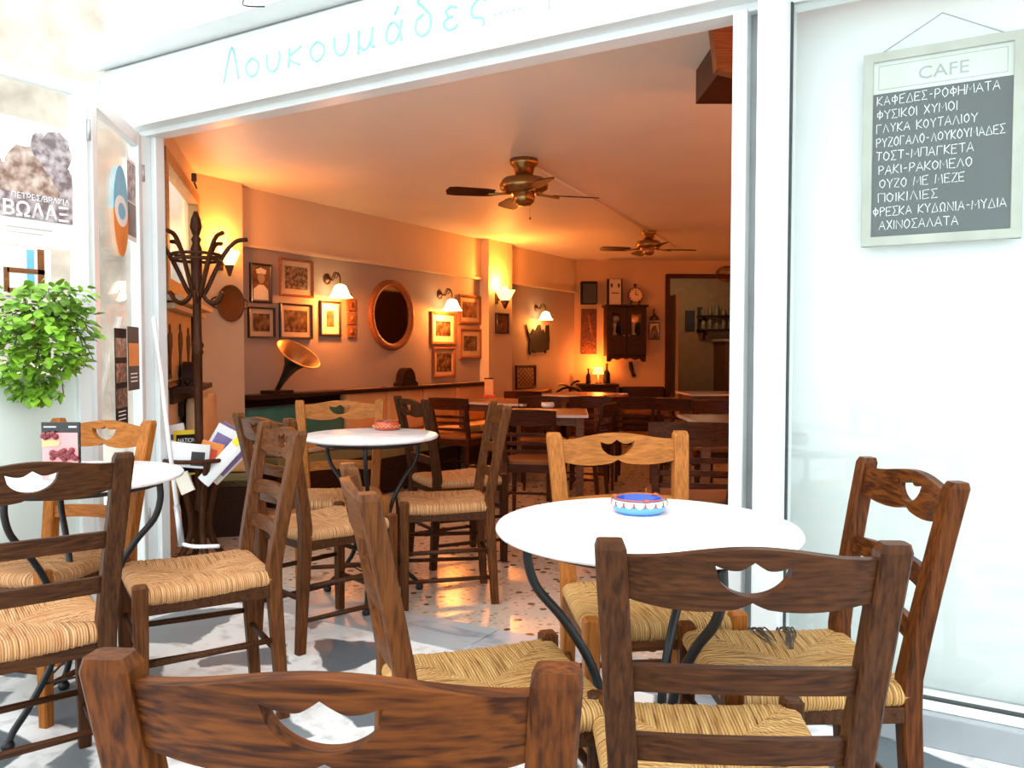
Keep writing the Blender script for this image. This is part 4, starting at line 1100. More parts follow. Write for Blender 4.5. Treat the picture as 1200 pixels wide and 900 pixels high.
# cup lamps throwing light upwards
def cup_lamp(W, px, py, sc, label, sides, mat, watts):
    c = W.pt(px, py); t = thing('wall_lamp', label, 'wall lamp', c + W.N * 0.001, W.th, 'upward cup lamps on the pillars')
    bm = new_bm(); add_box(bm, (0, -0.012, -0.03 * sc), (0.035 * sc, 0.022, 0.11 * sc), bev=0.004)
    add_tube(bm, [(0, -0.02, -0.04 * sc), (0, -0.10 * sc, -0.05 * sc)], 0.008 * sc, 8)
    obj('bracket', bm, M['dark_brass'], t)
    o = Vector((0, -0.105 * sc, 0))
    bm = new_bm(); add_lathe(bm, [(0.0, -0.135 * sc), (0.012 * sc, -0.13 * sc), (0.045 * sc, -0.055 * sc), (0.04 * sc, -0.053 * sc), (0, -0.06 * sc)], sides, o, smooth=sides > 6); obj('tip', bm, M['dark_brass'], t)
    bm = new_bm(); add_lathe(bm, [(0.042 * sc, -0.055 * sc), (0.10 * sc, 0.045 * sc), (0.096 * sc, 0.045 * sc), (0.038 * sc, -0.05 * sc)], sides, o, smooth=sides > 6); obj('lamp_shade', bm, mat, t)
    bm = new_bm(); add_lathe(bm, [(0, -0.04 * sc), (0.024 * sc, -0.02 * sc), (0.03 * sc, 0.03 * sc), (0.02 * sc, 0.07 * sc), (0, 0.08 * sc)], 16, o); obj('bulb', bm, M['bulb'], t)
    point_light(t, o + Vector((0, 0, 0.12 * sc)), watts)
    return t
cup_lamp(WPIL, 257, 303, 1.0, 'pyramid-shaped cup lamp on the first pillar beside the coat stand', 4, M['shade_amber'], SCONCE_W * 0.55)
cup_lamp(WPIL, 581, 346, 1.15, 'round cup lamp high on the second pillar', 28, M['shade_amber'], SCONCE_W * 1.7)
# dark hanging and checked picture in the back recess
t, w_, h_ = on_wall(WLEFT, 616, 378, 643, 416, 'wall_hanging', 'ragged dark hanging with pointed shapes under the third bell lamp', 'wall ornament')
bm = new_bm(); prof = [(-0.5, 0.42), (-0.42, 0.2), (-0.36, 0.12), (-0.3, 0.16), (-0.22, 0.3), (-0.12, 0.22), (0.0, 0.42), (0.1, 0.44), (0.14, 0.2), (0.22, 0.3), (0.3, 0.1), (0.36, 0.42), (0.46, 0.44), (0.5, 0.0), (0.46, -0.34), (0.4, -0.26), (0.34, -0.44), (0.26, -0.34), (0.16, -0.42), (0.0, -0.40), (-0.14, -0.44), (-0.24, -0.36), (-0.36, -0.5), (-0.4, -0.3), (-0.36, 0.0), (-0.42, 0.08)]
add_prism(bm, [(x * w_, z * h_) for x, z in prof], -0.02, -0.002); obj('cloth', bm, M['black'], t)
t, w_, h_ = on_wall(WLEFT, 604, 428, 627, 455, 'game_board', 'dark checked board picture low in the back recess', 'board')
obj('frame', frame_bm(w_, h_, 0.03, 0.025), M['dark_wood'], t)
box_obj('board', (0, -0.005, 0), (w_ * 0.9, 0.008, h_ * 0.9), M['copper_wood'], t)
bm = new_bm()
for i in range(8):
    for j in range(8):
        if (i + j) % 2: add_box(bm, ((i - 3.5) * w_ * 0.095, -0.0095, (j - 3.5) * h_ * 0.095), (w_ * 0.09, 0.002, h_ * 0.09))
obj('dark_squares', bm, M['dark_wood'], t)
# ------------------------------------------------------------------ back wall
t, w_, h_ = on_wall(WBACK, 680, 331, 698, 357, 'loudspeaker', 'black loudspeaker high in the back corner', 'loudspeaker')
bm = new_bm(); add_box(bm, (0, -0.09, 0), (w_, 0.16, h_), bev=0.01); obj('cabinet', bm, M['black'], t)
box_obj('grille', (0, -0.172, -0.01), (w_ * 0.86, 0.008, h_ * 0.86), M['charcoal'], t); box_obj('bracket', (0, -0.012, h_ * 0.5), (w_ * 0.9, 0.02, 0.03), M['cafe_wood'], t)
t, w_, h_ = on_wall(WBACK, 681, 362, 699, 415, 'tapestry', 'tall narrow red-brown panel between loudspeaker and dark cabinet', 'wall hanging')
box_obj('panel', (0, -0.008, 0), (w_, 0.014, h_), plain('tapestry_red', (0.10, 0.030, 0.016), 0.8, var=0.5, scale=30), t)
bm = new_bm(); add_prism(bm, [(-0.1 * w_, 0.4 * h_), (0.02 * w_, 0.36 * h_), (0.16 * w_, 0.05 * h_), (0.22 * w_, -0.08 * h_), (0.08 * w_, 0.0)], -0.018, -0.014)
for k in range(26): add_box(bm, (random.uniform(-0.4, 0.4) * w_, -0.016, random.uniform(-0.46, -0.2) * h_), (0.02, 0.003, 0.02))
obj('motif', bm, M['copper_wood'], t)
# hanging cabinet
t, w_, h_ = on_wall(WBACK, 705, 358, 755, 424, 'wall_cabinet', 'dark hanging cabinet with two glazed doors on the back wall', 'cabinet')
DP = 0.24; ch = h_ * 0.84
bm = new_bm(); z0 = -h_ / 2 + h_ * 0.12; z1 = h_ / 2 - 0.04
for (c, s) in (((-w_ / 2 + 0.04, -DP / 2, (z0 + z1) / 2), (0.025, DP, z1 - z0)), ((w_ / 2 - 0.04, -DP / 2, (z0 + z1) / 2), (0.025, DP, z1 - z0)), ((0, -0.01, (z0 + z1) / 2), (w_ - 0.08, 0.02, z1 - z0)), ((0, -DP / 2, z0), (w_ - 0.06, DP, 0.025)), ((0, -DP / 2, z0 + h_ * 0.34), (w_ - 0.09, DP - 0.03, 0.02)), ((0, -DP / 2, z1 - 0.01), (w_ - 0.06, DP, 0.025))): add_box(bm, c, s)
obj('body', bm, M['dark_wood'], t)
bm = new_bm(); add_box(bm, (0, -DP / 2 - 0.01, z1 + 0.022), (w_, DP + 0.05, 0.03), bev=0.01); obj('cornice', bm, M['dark_wood'], t)
bm = new_bm(); half = w_ / 2 - 0.03
up = [(half, z0), (half, z0 - h_ * 0.115), (half * 0.8, z0 - h_ * 0.115), (half * 0.7, z0 - h_ * 0.06), (half * 0.45, z0 - h_ * 0.085), (half * 0.2, z0 - h_ * 0.05), (0, z0 - h_ * 0.075)]
add_prism(bm, up + [(-x, z) for x, z in up[::-1][1:]], -DP, -DP + 0.02); obj('skirt', bm, M['dark_wood'], t)
for s in (-1, 1):
    dw = (w_ - 0.07) / 2; cx = s * dw / 2
    bm = new_bm()
    for (c, sz) in (((cx - dw / 2 + 0.035, -DP - 0.012, (z0 + z1) / 2), (0.065, 0.022, z1 - z0)), ((cx + dw / 2 - 0.035, -DP - 0.012, (z0 + z1) / 2), (0.065, 0.022, z1 - z0)), ((cx, -DP - 0.012, z1 - 0.04), (dw - 0.13, 0.022, 0.08)), ((cx, -DP - 0.012, z0 + h_ * 0.17), (dw - 0.13, 0.022, h_ * 0.34))): add_box(bm, c, sz, bev=0.003)
    d = obj('door', bm, M['dark_wood'], t)
    box_obj('glass_pane', (cx, -DP - 0.008, z0 + h_ * 0.55), (dw - 0.12, 0.004, h_ * 0.44), M['glass'], d)
    bm = new_bm(); add_lathe(bm, [(0, 0), (0.012, 0.004), (0.010, 0.016), (0, 0.02)], 12)
    for v_ in bm.verts: v_.co = Vector((v_.co.x + s * 0.035, -DP - 0.024 - v_.co.z, v_.co.y + z0 + h_ * 0.34))
    obj('knob', bm, M['brass'], d)
cab_c = Vector(t.location); cab_m = Matrix.Rotation(BTH, 3, 'Z')
shelf_z = z0 + h_ * 0.34 + 0.011
for dx, lb in ((-0.24, 'pale cup on a foot in the left glazed door of the cabinet'), (0.20, 'pale china vase in the right glazed door of the cabinet')):
    t2 = thing('china_vase', lb, 'vase', cab_c + cab_m @ Vector((dx * w_, -DP / 2, shelf_z)), BTH)
    bm = new_bm(); add_lathe(bm, [(0, 0), (0.04, 0), (0.042, 0.01), (0.018, 0.04), (0.022, 0.10), (0.03, 0.15), (0.026, 0.16), (0, 0.158)], 20); obj('foot', bm, M['mat_white'], t2)
    bm = new_bm(); add_lathe(bm, [(0.026, 0.158), (0.058, 0.19), (0.066, 0.23), (0.05, 0.26), (0.045, 0.26), (0, 0.2)], 20); obj('bowl', bm, M['mat'], t2)
topz = z1 + 0.04
t, w2, h2 = on_wall(WBACK, 711, 328, 728, 358, 'wooden_box', 'upright pale box with dark sides standing on the wall cabinet', 'box')
t.location = cab_c + cab_m @ Vector((-0.24 * w_, -0.12, topz)); 
box_obj('case', (0, 0, h2 / 2), (w2, 0.09, h2), M['dark_wood'], t); box_obj('front_panel', (0, -0.048, h2 / 2), (w2 * 0.78, 0.008, h2 * 0.98), M['mat'], t)
bm = new_bm()
for s in (-1, 1): add_box(bm, (s * w2 * 0.24, -0.054, h2 * 0.74), (0.025, 0.006, 0.05))
add_box(bm, (0, -0.054, h2 * 0.45), (w2 * 0.5, 0.004, 0.012)); obj('fittings', bm, M['dark_wood'], t)
t, w3, h3 = on_wall(WBACK, 732, 336, 751, 358, 'table_clock', 'round brass alarm clock standing on the wall cabinet', 'clock')
t.location = cab_c + cab_m @ Vector((0.24 * w_, -0.12, topz)); rr = w3 * 0.46
bm = new_bm(); add_lathe(bm, [(0, -0.03), (rr * 0.96, -0.03), (rr, 0.0), (rr, 0.035), (rr * 0.90, 0.042), (rr * 0.88, 0.030)], 36)
for v_ in bm.verts: v_.co = Vector((v_.co.x, -v_.co.z, v_.co.y + rr + 0.03))
obj('case', bm, M['dark_brass'], t)
bm = new_bm(); add_lathe(bm, [(0, 0.031), (rr * 0.89, 0.031)], 36)
for v_ in bm.verts: v_.co = Vector((v_.co.x, -v_.co.z, v_.co.y + rr + 0.03))
obj('dial', bm, M['biscuit'], t)
bm = new_bm(); add_box(bm, (0, -0.034, rr * 1.3 + 0.03), (0.008, 0.003, rr * 0.6)); add_box(bm, (rr * 0.2, -0.034, rr + 0.03), (rr * 0.4, 0.003, 0.008))
for k in range(12): add_box(bm, (rr * 0.76 * math.cos(k * PI / 6), -0.033, rr + 0.03 + rr * 0.76 * math.sin(k * PI / 6)), (0.012, 0.003, 0.012))
obj('hands', bm, M['black'], t)
bm = new_bm(); add_lathe(bm, [(0, 0), (0.012, 0), (0.012, 0.03), (0.03, 0.035), (0.022, 0.055), (0, 0.06)], 16, (0, 0, 2 * rr + 0.025)); obj('bell', bm, M['dark_brass'], t)
bm = new_bm()
for s in (-1, 1): add_lathe(bm, [(0, 0), (0.018, 0), (0.012, 0.045), (0, 0.05)], 10, (s * rr * 0.55, 0, 0))
obj('feet', bm, M['dark_brass'], t)
t, w3, h3 = on_wall(WBACK, 760, 378, 773, 398, 'icon', 'small bright icon picture right of the wall cabinet', 'picture')
obj('frame', frame_bm(w3, h3, 0.012, 0.02), FB, t); box_obj('panel', (0, -0.005, 0), (w3 * 0.9, 0.008, h3 * 0.92), plain('icon_gold', (0.75, 0.42, 0.16), 0.3, var=0.4, scale=25), t)
bm = new_bm(); add_prism(bm, [(-0.06, -0.12), (0.07, -0.12), (0.05, 0.0), (0.02, 0.08), (-0.03, 0.06), (-0.05, -0.02)], -0.012, -0.0085); obj('figure', bm, M['print3'], t)
t, w3, h3 = on_wall(WBACK, 761, 364, 769, 375, 'oil_lamp', 'small dark hanging lamp just above the icon', 'lamp')
bm = new_bm(); add_lathe(bm, [(0, -0.07), (0.075, -0.07), (0.05, -0.02), (0.02, 0.0), (0.015, 0.02), (0, 0.025)], 16, (0, -0.09, 0)); obj('hood', bm, M['dark_brass'], t)
bm = new_bm(); add_tube(bm, smooth_path([(0, -0.01, -0.03), (0, -0.04, 0.07), (0, -0.08, 0.08), (0, -0.09, 0.02)]), 0.006, 6); obj('hook', bm, M['dark_brass'], t)
t, w3, h3 = on_wall(WBACK, 736, 424, 744, 441, 'wall_ornament', 'small dark carved stick hanging under the wall cabinet', 'wall ornament')
bm = new_bm(); add_tube(bm, [(-0.02, -0.02, h3 / 2), (-0.01, -0.025, h3 * 0.1), (0.01, -0.02, -h3 * 0.25), (0.03, -0.02, -h3 / 2)], [0.025, 0.03, 0.022, 0.03], 8); obj('stick', bm, M['dark_wood'], t)
# oval plate over the door
t, w3, h3 = on_wall(WBACK, 838, 312, 864, 331, 'wall_plate', 'oval dark patterned plate over the doorway', 'plate')
bm = new_bm(); add_lathe(bm, [(0, 0.01), (0.7, 0.01), (1, 0.03), (1, 0.036), (0.7, 0.018), (0, 0.018)], 36)
for v_ in bm.verts: v_.co = Vector((v_.co.x * w3 / 2, -v_.co.z, v_.co.y * h3 / 2))
obj('plate', bm, M['print3'], t)
# kitchen: shelves, bottles, notices, refrigerator
KN = BN; KB = BK0 - BN * 2.39; WK = Wall(KB, BN, BTH)
for (bx, lb) in (((803, 364, 814, 388), 'dark notice left on the wall through the doorway'), ((817, 360, 823, 372), 'small upper notice on the wall through the doorway'), ((817, 374, 823, 390), 'small lower notice on the wall through the doorway')):
    t, w3, h3 = on_wall(WK, *bx, 'notice', lb, 'notice'); box_obj('sheet', (0, -0.01, 0), (w3, 0.016, h3), M['charcoal'], t); 
for i, (y, lb) in enumerate(((371, 'upper kitchen shelf beyond the doorway'), (387, 'lower kitchen shelf beyond the doorway'))):
    c = WK.pt(842, y); t = thing('kitchen_shelf', lb, 'shelf', c + BN * 0.001, BTH, 'kitchen shelves')
    box_obj('board', (0, -0.11, 0), (0.75, 0.22, 0.025), M['dark_wood'], t)
    bm = new_bm()
    for x in (-0.25, 0.25): add_box(bm, (x, -0.01, -0.08), (0.02, 0.02, 0.16)); add_box(bm, (x, -0.08, -0.05), (0.02, 0.16, 0.02), Matrix.Rotation(0.4, 3, 'X'))
    obj('bracket', bm, M['dark_wood'], t)
    for k in range(6):
        s = thing('jar', ('jar on the upper kitchen shelf' if i == 0 else 'jar on the lower kitchen shelf'), 'jar', c + BN * 0.12 + BDIR * (-0.30 + 0.115 * k) + Vector((0, 0, 0.0135)), 0, 'jars on the upper shelf' if i == 0 else 'jars on the lower shelf')
        hh = 0.11 + 0.04 * ((k * 7 + i) % 3)
        bm = new_bm(); add_lathe(bm, [(0, 0), (0.035, 0), (0.038, 0.01), (0.038, hh * 0.8), (0.022, hh * 0.9), (0.022, hh), (0, hh)], 14); obj('jar_body', bm, M['clear_bottle'], s)
c = WK.pt(850, 398); t = thing('refrigerator', 'low reddish-brown counter with pale top through the doorway', 'counter', (c + BN * 0.35 + BDIR * 0.1).to_2d().to_3d() + Vector((0, 0, -0.12)), BTH)
hh = c.z + 0.12; box_obj('body', (0, 0, (hh - 0.04) / 2), (0.62, 0.6, hh - 0.04), M['cafe_seat'], t); box_obj('worktop', (0, 0, hh - 0.02), (0.68, 0.64, 0.04), M['mat'], t, bev=0.006)
bm = new_bm(); add_box(bm, (0, -0.31, hh * 0.5), (0.54, 0.02, hh * 0.8), bev=0.006); obj('door', bm, M['cafe_seat'], t)
t.name = 'counter'
# ------------------------------------------------------------------ benches
def bench(nm, label, org, rz, length, ncush, cm, depth=0.44, back_h=0.86, seat_m='cushion', base_m='olive', ledge=True, teal=False):
    """wall bench: local x along the wall, -y out into the room"""
    t = thing(nm, label, 'bench', org, rz, None)
    box_obj('base', (length / 2, -depth / 2, 0.17), (length, depth - 0.03, 0.34), M['dark_wood'], t)
    box_obj('seat_rail', (length / 2, -depth / 2 - 0.008, 0.335), (length, depth - 0.02, 0.10), M[base_m], t, bev=0.02)
    cw = length / ncush
    for k in range(ncush):
        bm = new_bm(); add_box(bm, (cw * (k + 0.5), -depth / 2 - 0.035, 0.425), (cw - 0.012, depth - 0.07, 0.075), bev=0.028); obj('seat_cushion', bm, M[seat_m], t, True)
        bm = new_bm(); add_box(bm, (cw * (k + 0.5), -0.085, 0.46 + (back_h - 0.46) / 2), (cw - 0.010, 0.095, back_h - 0.46), bev=0.035); obj('back_cushion', bm, M[cm], t, True)
    if ledge: box_obj('back_ledge', (length / 2, -0.018, back_h - 0.06), (length, 0.03, 0.10), M['dark_wood'], t, bev=0.004)
    return t
e0 = WLEFT.pt(392, 455); 
bz = -0.09
bn = bench('wall_bench', 'long orange upholstered bench along the left wall under the round mirror', (XR + 0.004, e0.y, bz), PI / 2, 7.70 - e0.y, 4, 'cushion', back_h=WLEFT.pt(395, 456).z - bz)
b2_ = bench('wall_bench', 'bench with teal back under the gramophone horn', (XR + 0.004, 4.34, -0.05), PI / 2, e0.y - 4.36, 1, 'teal', back_h=WLEFT.pt(320, 476).z + 0.05, seat_m='cushion_cream')
lz = WLEFT.pt(320, 463).z
b3_ = bench('wall_bench', 'cream cornered bench behind coat stand and magazines', PA + DDIR * 0.74, DTH, 0.90, 2, 'cushion_cream', depth=0.42, back_h=0.845, seat_m='cushion')
b4_ = bench('wall_bench', 'dark bench in the back recess', (XR + 0.004, 8.36, -0.12), PI / 2, 0.95, 1, 'cafe_seat', back_h=0.78, seat_m='cafe_seat', base_m='dark_wood')
b5_ = bench('wall_bench', 'low dark bench along the back wall under the cabinet', BK0 + BDIR * 0.62 + BN * 0.004 + Vector((0, 0, -0.12)), BTH, 0.62, 1, 'dark_wood', back_h=0.76, seat_m='cafe_seat', base_m='dark_wood')
# dark shelf rails over the benches
r_ = thing('wall_shelf', 'dark wooden rail shelf under the horn and pictures on the left wall', 'shelf', (XR + 0.002, 4.34, lz), PI / 2)
box_obj('board', (1.70, -0.10, 0.0), (3.4, 0.20, 0.035), M['dark_wood'], r_, bev=0.004); box_obj('apron', (1.70, -0.012, -0.05), (3.4, 0.02, 0.07), M['dark_wood'], r_)
# gramophone horn on the shelf
hp = WLEFT.pt(318, 463)
g = thing('gramophone', 'old gramophone with copper-lined black horn on the dark shelf', 'gramophone', (XR + 0.13, WLEFT.pt(311, 463).y, lz + 0.018), PI / 2)
box_obj('case', (0, 0, 0.014), (0.20, 0.16, 0.028), M['dark_wood'], g, bev=0.004)
ax0 = Vector((0.0, 0, 0.03)); dirn = Vector((0.06, -0.60, 0.80)).normalized()
q = dirn.to_track_quat('Z', 'Y').to_matrix()
k_ = 1.0
pr = [(0.018, 0.0), (0.024, 0.08), (0.036, 0.16), (0.058, 0.235), (0.095, 0.295), (0.145, 0.335), (0.180, 0.350)]
bm = new_bm(); add_lathe(bm, pr, 40)
for v_ in bm.verts: v_.co = ax0 + q @ v_.co
obj('horn', bm, M['horn_out'], g)
bm = new_bm(); add_lathe(bm, [(max(0.004, r - 0.005), z + 0.004) for r, z in pr] + [], 40)
add_tube(bm, [(0.180 * math.cos(2 * PI * k / 40), 0.180 * math.sin(2 * PI * k / 40), 0.352) for k in range(40)], 0.006, 6, closed=True)
for v_ in bm.verts: v_.co = ax0 + q @ v_.co
hl = obj('horn_lining', bm, M['horn_in'], g)
# dome ornaments
def dome(label, p, rz, s=1.0):
    t = thing('dome_ornament', label, 'ornament', p, rz)
    bm = new_bm(); add_prism(bm, [(-0.15 * s, 0.0), (0.15 * s, 0.0), (0.145 * s, 0.03 * s), (0.115 * s, 0.045 * s)] + [(0.105 * s * math.cos(a), 0.06 * s + 0.13 * s * math.sin(a)) for a in [PI * k / 16 for k in range(17)]] + [(-0.115 * s, 0.045 * s), (-0.145 * s, 0.03 * s)], -0.05 * s, 0.05 * s); obj('body', bm, M['dark_wood'], t)
    bm = new_bm()
    for x in (-0.15, 0.15): add_lathe(bm, [(0, -0.028 * s), (0.028 * s, 0), (0, 0.028 * s)], 12, (x * s, 0, 0.030 * s))
    obj('feet', bm, M['dark_wood'], t)
    return t
dome('dark dome-topped ornament on the shelf right under the round mirror', (XR + 0.10, WLEFT.pt(466, 450).y, lz + 0.018), PI / 2, 0.92)
dp_ = PA + DDIR * dt(208, 452) + DN * 0.07
sh = thing('wall_shelf', 'short dark shelf on the slanted wall under the figure picture', 'shelf', PA + DDIR * 0.42 + DN * 0.002 + Vector((0, 0, dpx(205, 456).z)), DTH)
box_obj('board', (0.42, -0.07, 0), (0.84, 0.14, 0.03), M['dark_wood'], sh, bev=0.003); box_obj('apron', (0.42, -0.015, -0.045), (0.84, 0.02, 0.06), M['dark_wood'], sh)
dome('dark dome-topped ornament in front of the figure picture, left of the coat stand', (dp_.x, dp_.y, dpx(205, 456).z + 0.016), DTH, 0.75)
# figure picture on the slanted wall
t, w3, h3 = on_wall(WDIAG, 187, 354, 224, 452, 'figure_picture', 'large ochre picture with three dark elongated figures behind the coat stand', 'picture')
h3 = min(h3, 0.62)
obj('frame', frame_bm(w3 + 0.06, h3, 0.035, 0.03), M['dark_wood'], t); box_obj('canvas', (0, -0.006, 0), (w3, 0.01, h3 - 0.05), plain('ochre_canvas', (0.44, 0.25, 0.10), 0.7, var=0.15, scale=6), t)
def figure(cx, zb, zt, wd_):
    hh = zt - zb
    return [(cx + wd_ * x, zb + hh * z) for x, z in ((-0.3, 0), (-0.2, 0.0), (-0.1, 0.3), (0.05, 0.0), (0.2, 0.02), (0.15, 0.35), (0.35, 0.55), (0.45, 0.62), (0.4, 0.82), (0.2, 0.86), (0.18, 0.97), (0.0, 1.0), (-0.15, 0.95), (-0.1, 0.85), (-0.35, 0.78), (-0.3, 0.55), (-0.2, 0.42))]
for k, cx in enumerate((-0.24, 0.08, 0.36)):
    bm = new_bm(); add_prism(bm, figure(cx * w3, -h3 * 0.40, h3 * (0.22 + 0.03 * (k == 1)), w3 * 0.16), -0.015, -0.011); obj('figure', bm, M['black'], t)

# ------------------------------------------------------------------ coat stand with magazine ring
D_CS = 4.25
cs0 = at_d(234, 560, D_CS); cs0.z = 0
cs = thing('coat_stand', 'dark bentwood coat stand with curled hooks and a ring of magazines at its foot', 'coat stand', cs0, YAW)
ztop = at_d(222, 250, D_CS).z
bm = new_bm()
s_ = ztop / 1.83
prf = [(0, 0.30), (0.026, 0.30), (0.022, 0.36), (0.021, 0.80), (0.022, 1.10), (0.030, 1.115), (0.024, 1.13), (0.032, 1.15), (0.024, 1.17), (0.022, 1.2), (0.021, 1.40), (0.030, 1.43), (0.026, 1.46), (0.028, 1.64), (0.018, 1.67), (0.026, 1.69), (0.015, 1.705), (0.02, 1.72), (0.030, 1.75), (0.024, 1.79), (0.010, 1.83), (0, 1.832)]
add_lathe(bm, [(r, z * s_) for r, z in prf], 20); obj('pole', bm, M['bentwood'], cs)
for k in range(6):
    a = 2 * PI * k / 6 + 0.35
    big = smooth_path([(0.026, 0, 1.40), (0.05, 0, 1.44), (0.09, 0, 1.53), (0.135, 0, 1.62), (0.19, 0, 1.685), (0.25, 0, 1.70)], 6)
    bm = new_bm(); add_tube(bm, [Matrix.Rotation(a, 3, 'Z') @ Vector((p.x, p.y, p.z * s_)) for p in big], 0.0115, 8)
    sm = smooth_path([(0.026, 0, 1.42), (0.055, 0, 1.38), (0.09, 0, 1.365), (0.125, 0, 1.385), (0.145, 0, 1.42)], 6)
    add_tube(bm, [Matrix.Rotation(a + 0.5, 3, 'Z') @ Vector((p.x, p.y, p.z * s_)) for p in sm], 0.0105, 8)
    obj('hook', bm, M['bentwood'], cs)
bm = new_bm()
for z in (1.612, 1.585): add_tube(bm, [(0.115 * math.cos(2 * PI * k / 30), 0.115 * math.sin(2 * PI * k / 30), z * s_) for k in range(30)], 0.008, 8, closed=True)
obj('crown_ring', bm, M['bentwood'], cs)
zr = at_d(237, 541, D_CS - 0.15).z
for k in range(4):
    a = 2 * PI * k / 4 + 0.6
    pts = smooth_path([(0.165, 0, zr), (0.13, 0, zr - 0.06), (0.075, 0, zr - 0.16), (0.045, 0, 0.26), (0.055, 0, 0.16), (0.11, 0, 0.06), (0.19, 0, 0.018), (0.235, 0, 0.012)], 5)
    bm = new_bm(); add_tube(bm, [Matrix.Rotation(a, 3, 'Z') @ p for p in pts], 0.0175, 8); obj('leg', bm, M['bentwood'], cs)
bm = new_bm(); add_tube(bm, [(0.175 * math.cos(2 * PI * k / 36), 0.175 * math.sin(2 * PI * k / 36), zr) for k in range(36)], 0.011, 8, closed=True); obj('magazine_ring', bm, M['bentwood'], cs)
# magazines: slightly curled sheets standing in the ring
def magazine(label, cat, px, py, wpx, hpx, tilt, cover, d=None, curl=0.03, extra=None, lean=0.12, yaw=0.0, pages=M['paper']):
    dd = d or D_CS; f = dd / FPX; w_, h_ = wpx * f, hpx * f
    p = at_d(px, py, dd)
    t = thing('magazine', label, cat, p, YAW + yaw, 'magazines in the ring of the coat stand')
    rot = Matrix.Rotation(tilt, 3, 'Y') @ Matrix.Rotation(-lean, 3, 'X')
    def sheet(x0, x1, z0, z1, y0, th):
        bm = new_bm(); n = 10; cols = []
        for i in range(n + 1):
            x = x0 + (x1 - x0) * i / n; u = 2 * x / w_
            yy = y0 - curl * (1 - u * u)
            cols.append([bm.verts.new(rot @ Vector((x, yy + dy, z))) for z in (z0, z1) for dy in (0, th)])
        for a, b2 in zip(cols, cols[1:]):
            bm.faces.new((a[0], b2[0], b2[2], a[2])); bm.faces.new((a[1], a[3], b2[3], b2[1])); bm.faces.new((a[2], b2[2], b2[3], a[3])); bm.faces.new((a[0], a[1], b2[1], b2[0]))
        for r_ in (cols[0], cols[-1]): bm.faces.new((r_[0], r_[1], r_[3], r_[2]))
        return bm
    obj('pages', sheet(-w_ / 2, w_ / 2, -h_ / 2, h_ / 2, 0, 0.012), pages, t)
    obj('cover', sheet(-w_ / 2, w_ / 2, -h_ / 2, h_ / 2, -0.0025, 0.002), cover, t)
    for (nm, x0, x1, z0, z1, m) in (extra or []):
        obj(nm, sheet(x0 * w_, x1 * w_, z0 * h_, z1 * h_, -0.0045, 0.0015), m, t)
    return t, w_, h_, rot
D0 = D_CS
m1, w3, h3, rt = magazine('white and blue magazine standing furthest left in the ring', 'magazine', 210, 528, 20, 62, R(-12), M['paper'], D0 + 0.06, 0.006, [('title', -0.38, 0.42, 0.22, 0.32, M['blue_print']), ('spine', -0.5, -0.42, -0.5, 0.5, M['blue_print'])])
m2, w3, h3, rt = magazine('yellow-bordered magazine standing left in the ring', 'magazine', 221, 530, 34, 52, R(-3), M['yellow'], D0 + 0.02, 0.004, [('picture', -0.40, 0.40, -0.46, 0.40, M['black'])])
tx = text_part('title', 'NATION\nGEOGRA', M['paper'], m2, rt @ Vector((-w3 * 0.33, -0.0095, h3 * 0.08)), w3 * 0.64, h3 * 0.24, rt @ Vector((1, 0, 0)), rt @ Vector((0, 0, 1)))
magazine('white newspaper folded in the front of the ring with black picture', 'newspaper', 222, 533, 46, 28, R(6), M['paper'], D0 - 0.12, 0.035, [('picture', 0.12, 0.42, -0.40, 0.18, M['charcoal'])], 0.05)
magazine('orange and red magazine between the white papers', 'magazine', 247, 531, 26, 26, R(14), M['orange_print'], D0 - 0.08, 0.006, [('picture', -0.3, 0.3, -0.35, 0.2, M['red_print'])])
magazine('purple magazine with pale margins standing right in the ring', 'magazine', 257, 524, 28, 50, R(28), M['paper'], D0 + 0.02, 0.005, [('picture', -0.36, 0.36, -0.42, 0.30, M['purple'])], 0.15)
magazine('violet magazine behind the purple one', 'magazine', 264, 520, 30, 44, R(30), M['purple'], D0 + 0.09, 0.005, [('picture', -0.1, 0.4, 0.05, 0.4, M['charcoal'])], 0.15)
magazine('white folded newspaper leaning far to the right in the ring', 'newspaper', 263, 538, 16, 72, R(42), M['paper'], D0 - 0.10, 0.008, [('stripe', -0.45, 0.1, 0.28, 0.48, M['yellow'])], 0.1)
magazine('brown newspaper leaning right behind the white folded one', 'newspaper', 270, 541, 16, 60, R(44), M['paper_warm'], D0 - 0.04, 0.006, [('picture', -0.4, 0.4, -0.3, 0.3, M['purple'])], 0.1)
magazine('pale paper hanging through the ring at its left side', 'newspaper', 216, 566, 16, 24, R(-24), M['paper_warm'], D0 - 0.15, 0.004)
# awning crank rod leaning
p0, p1 = at_d(180, 372, 3.95), at_z(214, 668, 0.0); p1 = at_d(213, 640, 3.72); p1.z = max(p1.z, 0.02)
rod = thing('awning_crank', 'long white crank rod leaning beside the folding door', 'crank rod', (p1.x, p1.y, 0.0))
a_ = p0 - Vector((p1.x, p1.y, 0)); b_ = Vector((0, 0, p1.z))
bm = new_bm(); add_tube(bm, [b_ + (a_ - b_) * 0.16, b_ + (a_ - b_)], 0.010, 8); obj('rod', bm, M['sign_white'], rod)
bm = new_bm(); add_tube(bm, [b_, b_ + (a_ - b_) * 0.17], 0.014, 8); obj('grip', bm, M['grey_metal'], rod)
bm = new_bm(); add_tube(bm, smooth_path([b_ + Vector((0, 0, 0.01)), b_ + RGT * 0.06 + Vector((0, 0, -0.002)), b_ + RGT * 0.17 + Vector((0, 0, 0.0))]), 0.009, 8); obj('crank_handle', bm, M['sign_white'], rod)

